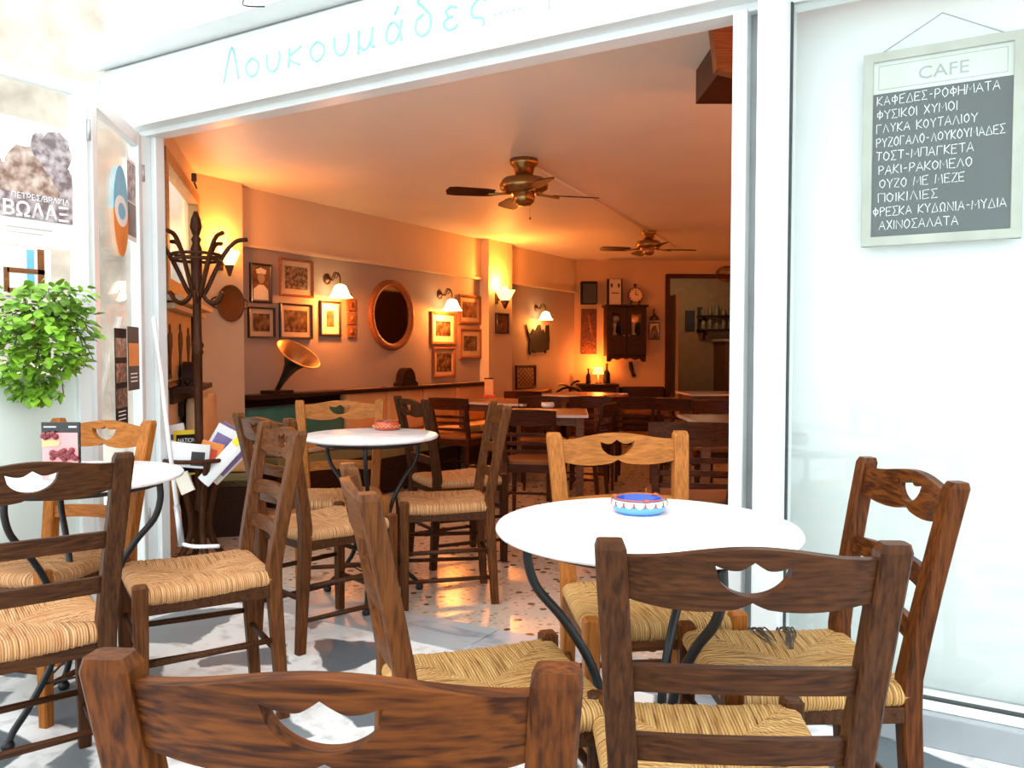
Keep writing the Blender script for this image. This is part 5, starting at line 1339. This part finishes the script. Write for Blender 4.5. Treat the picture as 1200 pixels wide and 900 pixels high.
# ------------------------------------------------------------------ ceiling fans
def fan(px, py, s, label, a0, chain):
    p = at_z(px, py, CEIL)
    t = thing('ceiling_fan', label, 'ceiling fan', (p.x, p.y, CEIL), 0, 'brass ceiling fans')
    bm = new_bm(); add_lathe(bm, [(0, -0.001), (0.085 * s, -0.001), (0.082 * s, -0.03 * s), (0.062 * s, -0.05 * s), (0.055 * s, -0.085 * s), (0, -0.085 * s)], 32); obj('canopy', bm, M['brass'], t)
    bm = new_bm(); add_lathe(bm, [(0, -0.08 * s), (0.05 * s, -0.085 * s), (0.06 * s, -0.10 * s), (0.125 * s, -0.115 * s), (0.145 * s, -0.15 * s), (0.14 * s, -0.175 * s), (0.10 * s, -0.20 * s), (0.07 * s, -0.205 * s), (0, -0.206 * s)], 40); obj('motor_housing', bm, M['brass'], t)
    bm = new_bm(); add_lathe(bm, [(0.062 * s, -0.205 * s), (0.066 * s, -0.225 * s), (0.06 * s, -0.25 * s), (0.04 * s, -0.27 * s), (0, -0.275 * s)], 32); obj('switch_cap', bm, M['brass'], t)
    for k in range(4):
        a = a0 + PI / 2 * k; rm = Matrix.Rotation(a, 3, 'Z') @ Matrix.Rotation(0.20, 3, 'X')
        bm = new_bm(); prof = [(0.20, -0.045), (0.26, -0.058), (0.45, -0.066), (0.50, -0.055), (0.515, 0), (0.50, 0.055), (0.45, 0.066), (0.26, 0.058), (0.20, 0.045)]
        lo = [bm.verts.new(rm @ Vector((x, y, -0.003))) for x, y in prof]; hi = [bm.verts.new(rm @ Vector((x, y, 0.004))) for x, y in prof]
        bm.faces.new(lo[::-1]); bm.faces.new(hi)
        for i in range(len(prof)): bm.faces.new((lo[i], lo[(i + 1) % len(prof)], hi[(i + 1) % len(prof)], hi[i]))
        bmesh.ops.translate(bm, verts=bm.verts[:], vec=(0, 0, -0.205 * s)); b_ = obj('blade', bm, M['cafe_wood'], t)
        bm = new_bm(); ra = Matrix.Rotation(a, 3, 'Z')
        add_tube(bm, [ra @ Vector(v_) for v_ in ((0.09, 0, -0.200 * s), (0.15, 0.0, -0.207 * s), (0.24, 0.0, -0.214 * s))], [0.010, 0.008, 0.012], 8); obj('blade_arm', bm, M['brass'], b_)
    if chain:
        bm = new_bm(); add_tube(bm, [(0.045, 0, -0.26 * s), (0.046, 0, -0.34 * s)], 0.0015, 5); add_lathe(bm, [(0, -0.01), (0.009, 0), (0, 0.012)], 12, (0.046, 0, -0.35 * s)); obj('pull_chain', bm, M['brass'], t)
    return p
f1 = fan(614, 187, 1.1, 'nearer brass ceiling fan with a pull chain', YAW + 0.25, True)
f2 = fan(760, 271, 0.92, 'farther brass ceiling fan', YAW + 0.12, False)
bm = new_bm(); dv = (f2 - f1); dv.z = 0; dv.normalize()
for a, b2 in ((f1 + dv * 0.07, f2 - dv * 0.07), (f2 + dv * 0.07, f2 + dv * 1.4)): add_tube(bm, [a - Vector((0, 0, 0.008)), b2 - Vector((0, 0, 0.008))], 0.010, 8)
struct(obj('trim_conduit', bm, M['ceiling']))
# hanging wooden hood at the bar side
hd_ = at_d(852, 112, 3.2)
t = thing('wooden_hood', 'brown wooden hood with curved lower edge hanging at the top right of the opening', 'hood', (hd_.x + 0.12, hd_.y + 0.06, 0), YAW)
z0 = at_d(840, 94, 3.2).z; xx = at_d(831, 70, 3.2); lx = (xx - Vector(t.location)).dot(RGT)
bm = new_bm(); pr = [(lx, CEIL)] + [(lx + 0.02 + (0.75) * k / 12, z0 + 0.03 - 0.06 * math.sin(PI * k / 12)) for k in range(13)] + [(lx + 0.80, CEIL)]
add_prism(bm, pr, -0.03, 0.03)
obj('front_panel', bm, M['copper_wood'], t)
bm = new_bm(); add_box(bm, (lx + 0.40, 0.25, (z0 + CEIL) / 2 + 0.02), (0.70, 0.44, CEIL - z0 - 0.05)); obj('case', bm, M['cafe_wood'], t)

# ------------------------------------------------------------------ table lamp and ornaments at the back corner
lp = bpx(690, 446)
cz = lp.z
sb = thing('sideboard', 'low dark sideboard in the back corner carrying the glowing lamp', 'sideboard', BK0 + BDIR * 0.02 + BN * 0.01 + Vector((0, 0, -0.12)), BTH)
hh = bpx(690, 449).z + 0.12
bm = new_bm(); add_box(bm, (0.27, -0.16, hh / 2 - 0.02), (0.48, 0.30, hh - 0.04)); obj('body', bm, M['dark_wood'], sb)
box_obj('top', (0.27, -0.165, hh - 0.02), (0.54, 0.33, 0.04), M['dark_wood'], sb, bev=0.005)
for x in (0.16, 0.38): box_obj('door', (x, -0.315, hh / 2), (0.2, 0.015, hh * 0.75), M['cafe_wood'], sb, bev=0.004)
zt = hh - 0.12
cp = BK0 + BDIR * 0.30 + BN * 0.20; cp.z = zt
tl_ = thing('table_lamp', 'small glowing red-orange table lamp in the back corner', 'lamp', cp, BTH)
bm = new_bm(); add_lathe(bm, [(0, 0), (0.05, 0), (0.05, 0.01), (0.014, 0.03), (0.012, 0.14), (0, 0.145)], 20); obj('base', bm, M['dark_brass'], tl_)
bm = new_bm(); add_lathe(bm, [(0.075, 0.13), (0.055, 0.22), (0.05, 0.22), (0.07, 0.13)], 24); obj('lamp_shade', bm, M['shade_red'], tl_)
bm = new_bm(); add_lathe(bm, [(0, 0.14), (0.02, 0.15), (0.022, 0.175), (0, 0.20)], 14); obj('bulb', bm, M['bulb'], tl_)
point_light(tl_, (0, -0.02, 0.26), SCONCE_W * 0.9, (1, 0.24, 0.04))
cp2 = at_d(665, 447, (cp - CAM).dot(FWD) - 0.9)
for dx, dz_, lb in ((-9, 0, 'left cream cushion with dark edge before the glowing lamp'), (8, 2, 'right cream cushion with dark edge before the glowing lamp')):
    c = cp2 + RGT * (dx * 0.009); c.z = b5_.location.z
# dark bottles beside the lamp
for k, (dx, lb) in enumerate(((0.42, 'taller dark bottle right of the glowing lamp'), (0.17, 'dark bottle left of the glowing lamp'))):
    q = BK0 + BDIR * dx + BN * 0.17; q.z = zt
    b_ = thing('bottle', lb, 'bottle', q, 0); bm = new_bm(); s = 1.0 if k == 0 else 0.75
    add_lathe(bm, [(0, 0), (0.045 * s, 0), (0.048 * s, 0.02), (0.046 * s, 0.14 * s), (0.018 * s, 0.19 * s), (0.016 * s, 0.25 * s)], 18); obj('bottle_body', bm, M['black'], b_)
    bm = new_bm(); add_lathe(bm, [(0.016 * s, 0.25 * s), (0.02 * s, 0.252 * s), (0.02 * s, 0.275 * s), (0, 0.277 * s)], 14); obj('stopper', bm, M['dark_wood'], b_)
# big-leaved plant in front of lamp
pp = Vector((-4.70, 9.52, bpx(664, 452).z))
pt_ = thing('leaf_ornament', 'dark plant with broad folded leaves at the left of the glowing lamp', 'plant', (pp.x, pp.y, -0.12), YAW)
hb = pp.z + 0.12 
bm = new_bm(); add_lathe(bm, [(0, 0), (0.10, 0), (0.13, 0.24), (0.14, 0.26), (0.11, 0.25), (0, 0.22)], 24); obj('pot', bm, M['terracotta'], pt_)
bm = new_bm(); add_tube(bm, [(0, 0, 0.22), (0, 0, hb)], 0.015, 8)
obj('stem', bm, M['dark_wood'], pt_)
for k, (ax, az, L_, m) in enumerate(((-0.6, 0.45, 0.28, 'mat'), (0.5, 0.25, 0.28, 'mat'), (0.6, 0.9, 0.20, 'black'), (-0.9, 0.0, 0.24, 'black'), (0.9, -0.1, 0.22, 'black'), (0.0, 0.6, 0.20, 'biscuit'))):
    bm = new_bm(); n = 8; rows = []
    for i in range(n + 1):
        u = i / n; x = ax * L_ * u; z = hb + az * L_ * u - 0.10 * u * u; wv = 0.11 * math.sin(PI * min(1, u * 0.93 + 0.05))
        rows.append([bm.verts.new((x, -0.05 * u - wv, z + 0.02)), bm.verts.new((x, -0.05 * u, z)), bm.verts.new((x, -0.05 * u + wv, z + 0.02))])
    for a, b2 in zip(rows, rows[1:]):
        bm.faces.new((a[0], a[1], b2[1], b2[0])); bm.faces.new((a[1], a[2], b2[2], b2[1]))
    o = obj('leaf', bm, M[m], pt_); md = o.modifiers.new('Solidify', 'SOLIDIFY'); md.thickness = 0.006

# ------------------------------------------------------------------ chalkboard in the side window
PC = Vector((0, FY + 0.15, 0)); NC = Vector((0, -1, 0))
c0 = at_pl(1009, 290, PC, NC); c1 = at_pl(1197, 283, PC, NC); ct = at_pl(1014, 66, PC, NC)
bw_, bh_ = c1.x - c0.x, ct.z - c0.z
cb = thing('chalkboard', 'wood-framed chalk menu board hanging behind the window glass', 'menu board', (c0.x, PC.y, c0.z), 0)
fw_ = 0.028
bm = new_bm()
for (c, s) in (((bw_ / 2, 0, fw_ / 2), (bw_, 0.025, fw_)), ((bw_ / 2, 0, bh_ - fw_ / 2), (bw_, 0.025, fw_)), ((fw_ / 2, 0, bh_ / 2), (fw_, 0.0245, bh_)), ((bw_ - fw_ / 2, 0, bh_ / 2), (fw_, 0.0245, bh_))): add_box(bm, c, s, bev=0.003)
obj('frame', bm, M['board_frame'], cb)
hz = bh_ * 0.79
box_obj('slate', (bw_ / 2, 0.004, (fw_ + hz) / 2), (bw_ - 2 * fw_, 0.01, hz - fw_), M['slate'], cb)
box_obj('header', (bw_ / 2, 0.002, (hz + bh_ - fw_) / 2), (bw_ - 2 * fw_, 0.012, bh_ - fw_ - hz), M['board_head'], cb)
bm = new_bm(); zm = (hz + bh_ - fw_) / 2
for zz_ in (hz + 0.012, bh_ - fw_ - 0.012): add_box(bm, (bw_ / 2, -0.0045, zz_), (bw_ - 2 * fw_ - 0.03, 0.001, 0.0015))
for xx_ in (fw_ + 0.015, bw_ - fw_ - 0.015): add_box(bm, (xx_, -0.0045, zm), (0.0015, 0.001, bh_ - fw_ - hz - 0.024))
obj('header_line', bm, M['faint'], cb)
text_part('header_lettering', 'CAFE', M['faint'], cb, (bw_ * 0.36, -0.0045, zm - 0.020), bw_ * 0.31, 0.036)  # lettering greyed to imitate a bright reflection washing it out
lines = [('ΚΑΦΕΔΕΣ-ΡΟΦΗΜΑΤΑ', .03, .91), ('ΦΥΣΙΚΟΙ ΧΥΜΟΙ', .03, .62), ('ΓΛΥΚΑ ΚΟΥΤΑΛΙΟΥ', .03, .76), ('ΡΥΖΟΓΑΛΟ-ΛΟΥΚΟΥΜΑΔΕΣ', .03, .95), ('ΤΟΣΤ-ΜΠΑΓΚΕΤΑ', .03, .74), ('ΡΑΚΙ-ΡΑΚΟΜΕΛΟ', .05, .73), ('ΟΥΖΟ ΜΕ ΜΕΖΕ', .06, .68), ('ΠΟΙΚΙΛΙΕΣ', .05, .49), ('ΦΡΕΣΚΑ ΚΥΔΩΝΙΑ-ΜΥΔΙΑ', .01, .97), ('ΑΧΙΝΟΣΑΛΑΤΑ', .06, .64)]
sx, sw, sz0, shh = fw_, bw_ - 2 * fw_, fw_, hz - fw_
GL = {'Α': (.6, [[(0, 0), (.3, 1), (.6, 0)], [(.1, .35), (.5, .35)]]), 'Γ': (.5, [[(0, 0), (.02, 1), (.5, .98)]]), 'Δ': (.6, [[(0, 0), (.3, 1), (.6, 0), (0, 0)]]),
 'Ε': (.5, [[(.5, 1), (0, .96), (.02, 0), (.5, .02)], [(0, .52), (.4, .54)]]), 'Ζ': (.5, [[(0, 1), (.5, 1), (0, 0), (.52, .03)]]), 'Η': (.55, [[(0, 0), (0, 1)], [(.55, 0), (.55, 1)], [(0, .5), (.55, .5)]]),
 'Ι': (.12, [[(.06, 0), (.06, 1)]]), 'Κ': (.5, [[(0, 0), (.02, 1)], [(.5, 1), (.03, .45), (.5, 0)]]), 'Λ': (.6, [[(0, 0), (.3, 1), (.6, 0)]]), 'Μ': (.7, [[(0, 0), (.06, 1), (.34, .35), (.62, 1), (.7, 0)]]),
 'Ν': (.55, [[(0, 0), (0, 1), (.55, 0), (.55, 1)]]), 'Ο': (.55, [[(.28, 1), (.04, .75), (.02, .3), (.26, 0), (.5, .25), (.52, .7), (.28, 1)]]), 'Π': (.55, [[(0, 0), (.02, 1), (.55, 1), (.55, 0)]]),
 'Ρ': (.5, [[(.02, 0), (.02, 1), (.34, .98), (.48, .76), (.34, .52), (.04, .48)]]), 'Σ': (.5, [[(.5, 1), (0, 1), (.28, .5), (0, 0), (.52, 0)]]), 'Τ': (.55, [[(0, 1), (.55, 1)], [(.28, 1), (.28, 0)]]),
 'Υ': (.55, [[(0, 1), (.28, .5), (.55, 1)], [(.28, .5), (.28, 0)]]), 'Φ': (.6, [[(.3, 1.05), (.3, -.05)], [(.3, .82), (.06, .66), (.06, .36), (.3, .2), (.54, .36), (.54, .66), (.3, .82)]]), 'Χ': (.5, [[(0, 1), (.5, 0)], [(.5, 1), (0, 0)]]),
 'Ω': (.6, [[(0, 0), (.2, 0), (.06, .4), (.1, .8), (.3, 1), (.5, .8), (.54, .4), (.4, 0), (.6, 0)]]), '-': (.4, [[(.05, .5), (.35, .5)]]), ' ': (.35, [])}
rj = random.Random(5)
for i, (s, a, b2) in enumerate(lines):
    lh = shh / 10.35
    gl = [(GL[ch][0], [[(x + rj.uniform(-.03, .03), z + rj.uniform(-.05, .05)) for x, z in l] for l in GL[ch][1]]) for ch in s]
    bm = new_bm(); strokes(bm, gl, (sx + a * sw, 0, sz0 + shh - lh * (i + 1) + lh * 0.18), (b2 - a) * sw, lh * 0.62, 0.0011, 0.16, False, -0.0012)
    obj('chalk_line', bm, M['chalk'], cb)
bm = new_bm(); add_tube(bm, [(0.05, 0.0, bh_), (bw_ / 2, 0.005, bh_ + 0.09), (bw_ - 0.05, 0.0, bh_)], 0.002, 5); obj('cord', bm, M['faint'], cb)

# ------------------------------------------------------------------ posters on the folding doors
def blob(bm, cx, cz, rx, rz_, y0, y1, seed):
    rg = random.Random(seed); n = 16
    add_prism(bm, [(cx + rx * (1 + rg.uniform(-.12, .12)) * math.cos(2 * PI * k / n), cz + rz_ * (1 + rg.uniform(-.12, .12)) * math.sin(2 * PI * k / n)) for k in range(n)], y0, y1)
t, w3, h3 = on_wall(WD1, -48, 138, 86, 287, 'poster', 'white poster with photographed rocks and bold lettering on the open glass door', 'poster', off=0.004)
box_obj('sheet', (0, -0.001, 0), (w3, 0.002, h3), M['poster_white'], t)
zt_ = h3 * 0.5
box_obj('rock_picture', (0, -0.0021, -0.02 * h3), (w3 * 0.99, 0.0006, h3 * 0.30), M['rock_brown'], t)
for k, (cx, cz, rx, rz_, m) in enumerate(((-0.30, 0.10, 0.17, 0.20, 'rock_brown'), (0.08, 0.06, 0.20, 0.25, 'rock_brown'), (0.42, 0.28, 0.10, 0.16, 'rock_grey'), (0.20, 0.31, 0.075, 0.11, 'rock_grey'), (0.33, 0.27, 0.14, 0.19, 'rock_grey'), (0.405, 0.02, 0.10, 0.18, 'rock_grey'), (0.27, -0.06, 0.10, 0.10, 'rock_brown'))):
    bm = new_bm(); blob(bm, cx * w3 if abs(cx) + rx < 0.5 else (0.495 - rx) * w3, cz * h3, rx * w3, rz_ * h3, -0.0026 - 0.0003 * k, -0.002, k); obj('rock_picture', bm, M[m], t)
box_obj('caption_band', (0.06 * w3, -0.0052, -0.185 * h3), (0.86 * w3, 0.0012, 0.20 * h3), M['rock_grey'], t)
text_part('lettering', 'ΠΕΤΡΕΣ/ΒΡΑΧΙΑ', M['sign_white'], t, (-0.06 * w3, -0.0064, -0.135 * h3), 0.52 * w3, 0.05 * h3, bold=0.01)
text_part('title', 'ΒΩΛΑΞ', M['sign_white'], t, (-0.13 * w3, -0.0064, -0.275 * h3), 0.585 * w3, 0.125 * h3, bold=0.018)
bm = new_bm(); add_box(bm, (0.1 * w3, -0.0025, -0.36 * h3), (0.4 * w3, 0.001, 0.006)); add_box(bm, (0.06 * w3, -0.0025, -0.40 * h3), (0.3 * w3, 0.001, 0.004)); obj('small_print', bm, M['board_head'], t)
t, w3, h3 = on_wall(WD1, -30, 288, 60, 345, 'chair_sheet', 'flat sheet with brown chair shapes under the rock poster', 'print', off=0.004)  # flat sheet carrying coloured chair shapes at the door glass
box_obj('sheet', (0, -0.001, 0), (w3, 0.002, h3), M['poster_white'], t)
bm = new_bm(); add_box(bm, (0.22 * w3, -0.0025, 0.0), (0.10 * w3, 0.001, h3 * 0.9)); obj('blue_strip', bm, M['sky_print'], t)
bm = new_bm()
for (cx, cz, sx_, sz_) in ((0.36, 0, 0.09, 0.95), (0.16, 0.0, 0.5, 0.10), (0.16, -0.42, 0.5, 0.10), (-0.10, -0.2, 0.07, 0.5)): add_box(bm, (cx * w3, -0.003, cz * h3), (sx_ * w3, 0.002, sz_ * h3))
obj('chair_shape', bm, M['cafe_seat'], t)
# leaf 2
t, w3, h3 = on_wall(WD2, 132, 195, 149, 300, 'oval_sticker', 'tall oval sticker, blue above and orange below, on the narrow door leaf', 'sticker', off=0.002)
def ell(cx, cz, rx, rz_, a0=0, a1=2 * PI, n=32): return [(cx + rx * math.cos(a0 + (a1 - a0) * k / n), cz + rz_ * math.sin(a0 + (a1 - a0) * k / n)) for k in range(n + (0 if abs(a1 - a0 - 2 * PI) < 1e-6 else 1))]
bm = new_bm(); add_prism(bm, ell(0, 0, w3 / 2, h3 / 2, 0, PI), -0.003, 0); obj('blue_half', bm, M['sky_print'], t)
bm = new_bm(); add_prism(bm, ell(0, 0, w3 / 2, h3 / 2, PI, 2 * PI), -0.003, 0); obj('orange_half', bm, M['orange_print'], t)
bm = new_bm(); add_prism(bm, ell(0, 0, w3 * 0.42, h3 * 0.17), -0.0045, -0.003); obj('white_ring', bm, M['poster_white'], t)
bm = new_bm(); add_prism(bm, ell(0, 0, w3 * 0.24, h3 * 0.09), -0.0055, -0.0045); obj('centre', bm, M['sky_print'], t)
t, w3, h3 = on_wall(WD2, 148, 188, 158, 282, 'photo_poster', 'dark photo strip beside the oval sticker', 'poster', off=0.002)
box_obj('sheet', (0, -0.001, 0), (w3, 0.002, h3), M['poster_white'], t); box_obj('upper_photo', (0, -0.0025, h3 * 0.22), (w3 * 0.94, 0.001, h3 * 0.48), M['rock_grey'], t); box_obj('lower_photo', (0, -0.0025, -h3 * 0.24), (w3 * 0.94, 0.001, h3 * 0.40), M['print'], t)
t, w3, h3 = on_wall(WD2, 134, 385, 148, 498, 'menu_poster', 'long black poster with food photographs low on the narrow door leaf', 'poster', off=0.002)
box_obj('sheet', (0, -0.001, 0), (w3, 0.002, h3), M['black'], t)
for k in range(3): box_obj('photo', (0, -0.0025, h3 * (0.30 - 0.26 * k)), (w3 * 0.9, 0.001, h3 * 0.20), M['print2'], t)
bm = new_bm(); 
for k in range(3): add_box(bm, (0, -0.0025, h3 * (-0.36 - 0.04 * k)), (w3 * 0.6, 0.001, h3 * 0.012))
obj('small_print', bm, M['poster_white'], t)
t, w3, h3 = on_wall(WD2, 149, 383, 162, 457, 'menu_poster', 'shorter dark violet poster with orange picture on the narrow door leaf', 'poster', off=0.002)
box_obj('sheet', (0, -0.001, 0), (w3, 0.002, h3), M['charcoal'], t); box_obj('photo', (0, -0.0025, h3 * 0.06), (w3 * 0.9, 0.001, h3 * 0.36), M['orange_print'], t)
bm = new_bm()
for k in range(3): add_box(bm, (0, -0.0025, h3 * (-0.24 - 0.06 * k)), (w3 * 0.6, 0.001, h3 * 0.02))
obj('small_print', bm, M['poster_white'], t)

# ------------------------------------------------------------------ trailing plant on the door
pc = at_pl(36, 392, PL1, N1) + N1 * 0.095
pl0 = thing('trailing_plant', 'bushy green trailing plant hanging on the open glass door', 'plant', pc, 0)
bm = new_bm(); add_lathe(bm, [(0, -0.05), (0.028, -0.05), (0.038, 0.03), (0.042, 0.036), (0.034, 0.033), (0, 0.02)], 24, (-0.045, 0, 0)); obj('pot', bm, M['terracotta'], pl0)
bm = new_bm(); add_tube(bm, [(0.0, 0, 0.05), (-0.05, 0, 0.16), (-0.100, 0, 0.175)], 0.004, 6); obj('hanger', bm, M['iron'], pl0)
rg = random.Random(11); bm = new_bm(); sb_ = new_bm()
vol = Vector((0.085, 0.175, 0.20))
def leaf(bm, p, dirv, s):
    x = dirv.normalized(); up = Vector((rg.uniform(-.5, .5), rg.uniform(-.5, .5), 1)).normalized(); y = x.cross(up).normalized(); z = y.cross(x)
    prof = [(0, 0), (0.25, 0.34), (0.55, 0.42), (0.85, 0.22), (1.05, 0.0)]
    mid = [bm.verts.new(p + x * (u * s) + z * (-0.18 * s * u * u)) for u, w_ in prof]
    for sg_ in (-1, 1):
        ed = [mid[0]] + [bm.verts.new(p + x * (u * s) + y * (sg_ * w_ * s) + z * (-0.18 * s * u * u + 0.12 * s * w_)) for u, w_ in prof[1:-1]] + [mid[-1]]
        for i in range(len(prof) - 1):
            vs = []
            for q in (mid[i], mid[i + 1], ed[i + 1], ed[i]):
                if q not in vs: vs.append(q)
            if len(vs) >= 3: bm.faces.new(vs).smooth = True
def shape_ok(y, z):
    # outline as in the photo: full top, hanging lower left
    return (y / 0.20) ** 2 + ((z - 0.02) / 0.17) ** 2 < 1 or (-0.17 < y < 0.10 and -0.27 < z < 0 and abs(y + 0.05) < 0.16 + z * 0.45)
cnt = 0
while cnt < 1000:
    y, z = rg.uniform(-0.22, 0.13), rg.uniform(-0.24, 0.18)
    if not shape_ok(y, z): continue
    x = rg.uniform(-0.07, 0.12) * (1 if z > -0.1 else 0.5)
    leaf(bm, Vector((x, y, z)), Vector((x + rg.uniform(-.05, .12), y + rg.uniform(-.15, .15), rg.uniform(-0.12, 0.08))), rg.uniform(0.028, 0.046)); cnt += 1
for k in range(26):
    a = rg.uniform(0, 2 * PI); y = 0.17 * math.cos(a); z = 0.17 * math.sin(a) - (0.06 if math.sin(a) < 0 and y < 0.05 else 0)
    add_tube(sb_, smooth_path([(0, 0, 0.04), (rg.uniform(-.02, .06), y * 0.5, 0.08), (rg.uniform(-.02, .06), y, z)], 4), 0.002, 5)
fo = obj('foliage', bm, M['leaf'], pl0); obj('stems', sb_, M['stem'], pl0)
tr = new_bm()
for (y0, L_) in ((-0.10, 0.13), (-0.06, 0.16), (0.0, 0.09)):
    for k in range(int(L_ / 0.012)): 
        leaf(tr, Vector((rg.uniform(0, 0.03), y0 + rg.uniform(-.02, .02), -0.17 - 0.0065 * k)), Vector((rg.uniform(0, .1), rg.uniform(-.1, .1), -0.08)), rg.uniform(0.018, 0.030))
obj('trailing_shoot', tr, M['leaf'], pl0)

# ------------------------------------------------------------------ unseen uplights added on the bar side to brighten the ceiling; kitchen light
for i, y in enumerate((3.6, 5.4, 7.3, 9.3, 11.5)):
    t = thing('wall_lamp', 'added upward fill lamp on the bar side wall, out of view', 'wall lamp', (0.899, y, 1.70), -PI / 2, 'added bar side fill lamps')
    bm = new_bm(); add_box(bm, (0, -0.01, 0), (0.08, 0.02, 0.12), bev=0.004); add_tube(bm, [(0, -0.02, -0.03), (0, -0.14, -0.05)], 0.008, 8); obj('bracket', bm, M['dark_brass'], t)
    bm = new_bm(); add_lathe(bm, [(0, -0.062), (0.04, -0.06), (0.13, 0.06), (0.125, 0.06), (0.036, -0.05), (0, -0.052)], 24, (0, -0.15, 0)); obj('lamp_shade', bm, M['dark_brass'], t)
    bm = new_bm(); add_lathe(bm, [(0, -0.045), (0.025, -0.03), (0.03, 0.0), (0, 0.02)], 14, (0, -0.15, 0)); obj('bulb', bm, M['bulb'], t)
    point_light(t, (0, -0.15, 0.05), FILL_W, WARM, 0.03)
kl = kpt(0.9, 1.2, CEIL - 0.02)
t = thing('ceiling_lamp', 'round lamp on the kitchen ceiling beyond the doorway', 'ceiling lamp', kl, BTH)
bm = new_bm(); add_lathe(bm, [(0, -0.08), (0.09, -0.06), (0.12, -0.02), (0.12, 0.0), (0, 0.0)], 24); obj('lamp_shade', bm, M['shade'], t)
point_light(t, (0, 0, -0.14), 5, (1.0, 0.72, 0.42), 0.06)
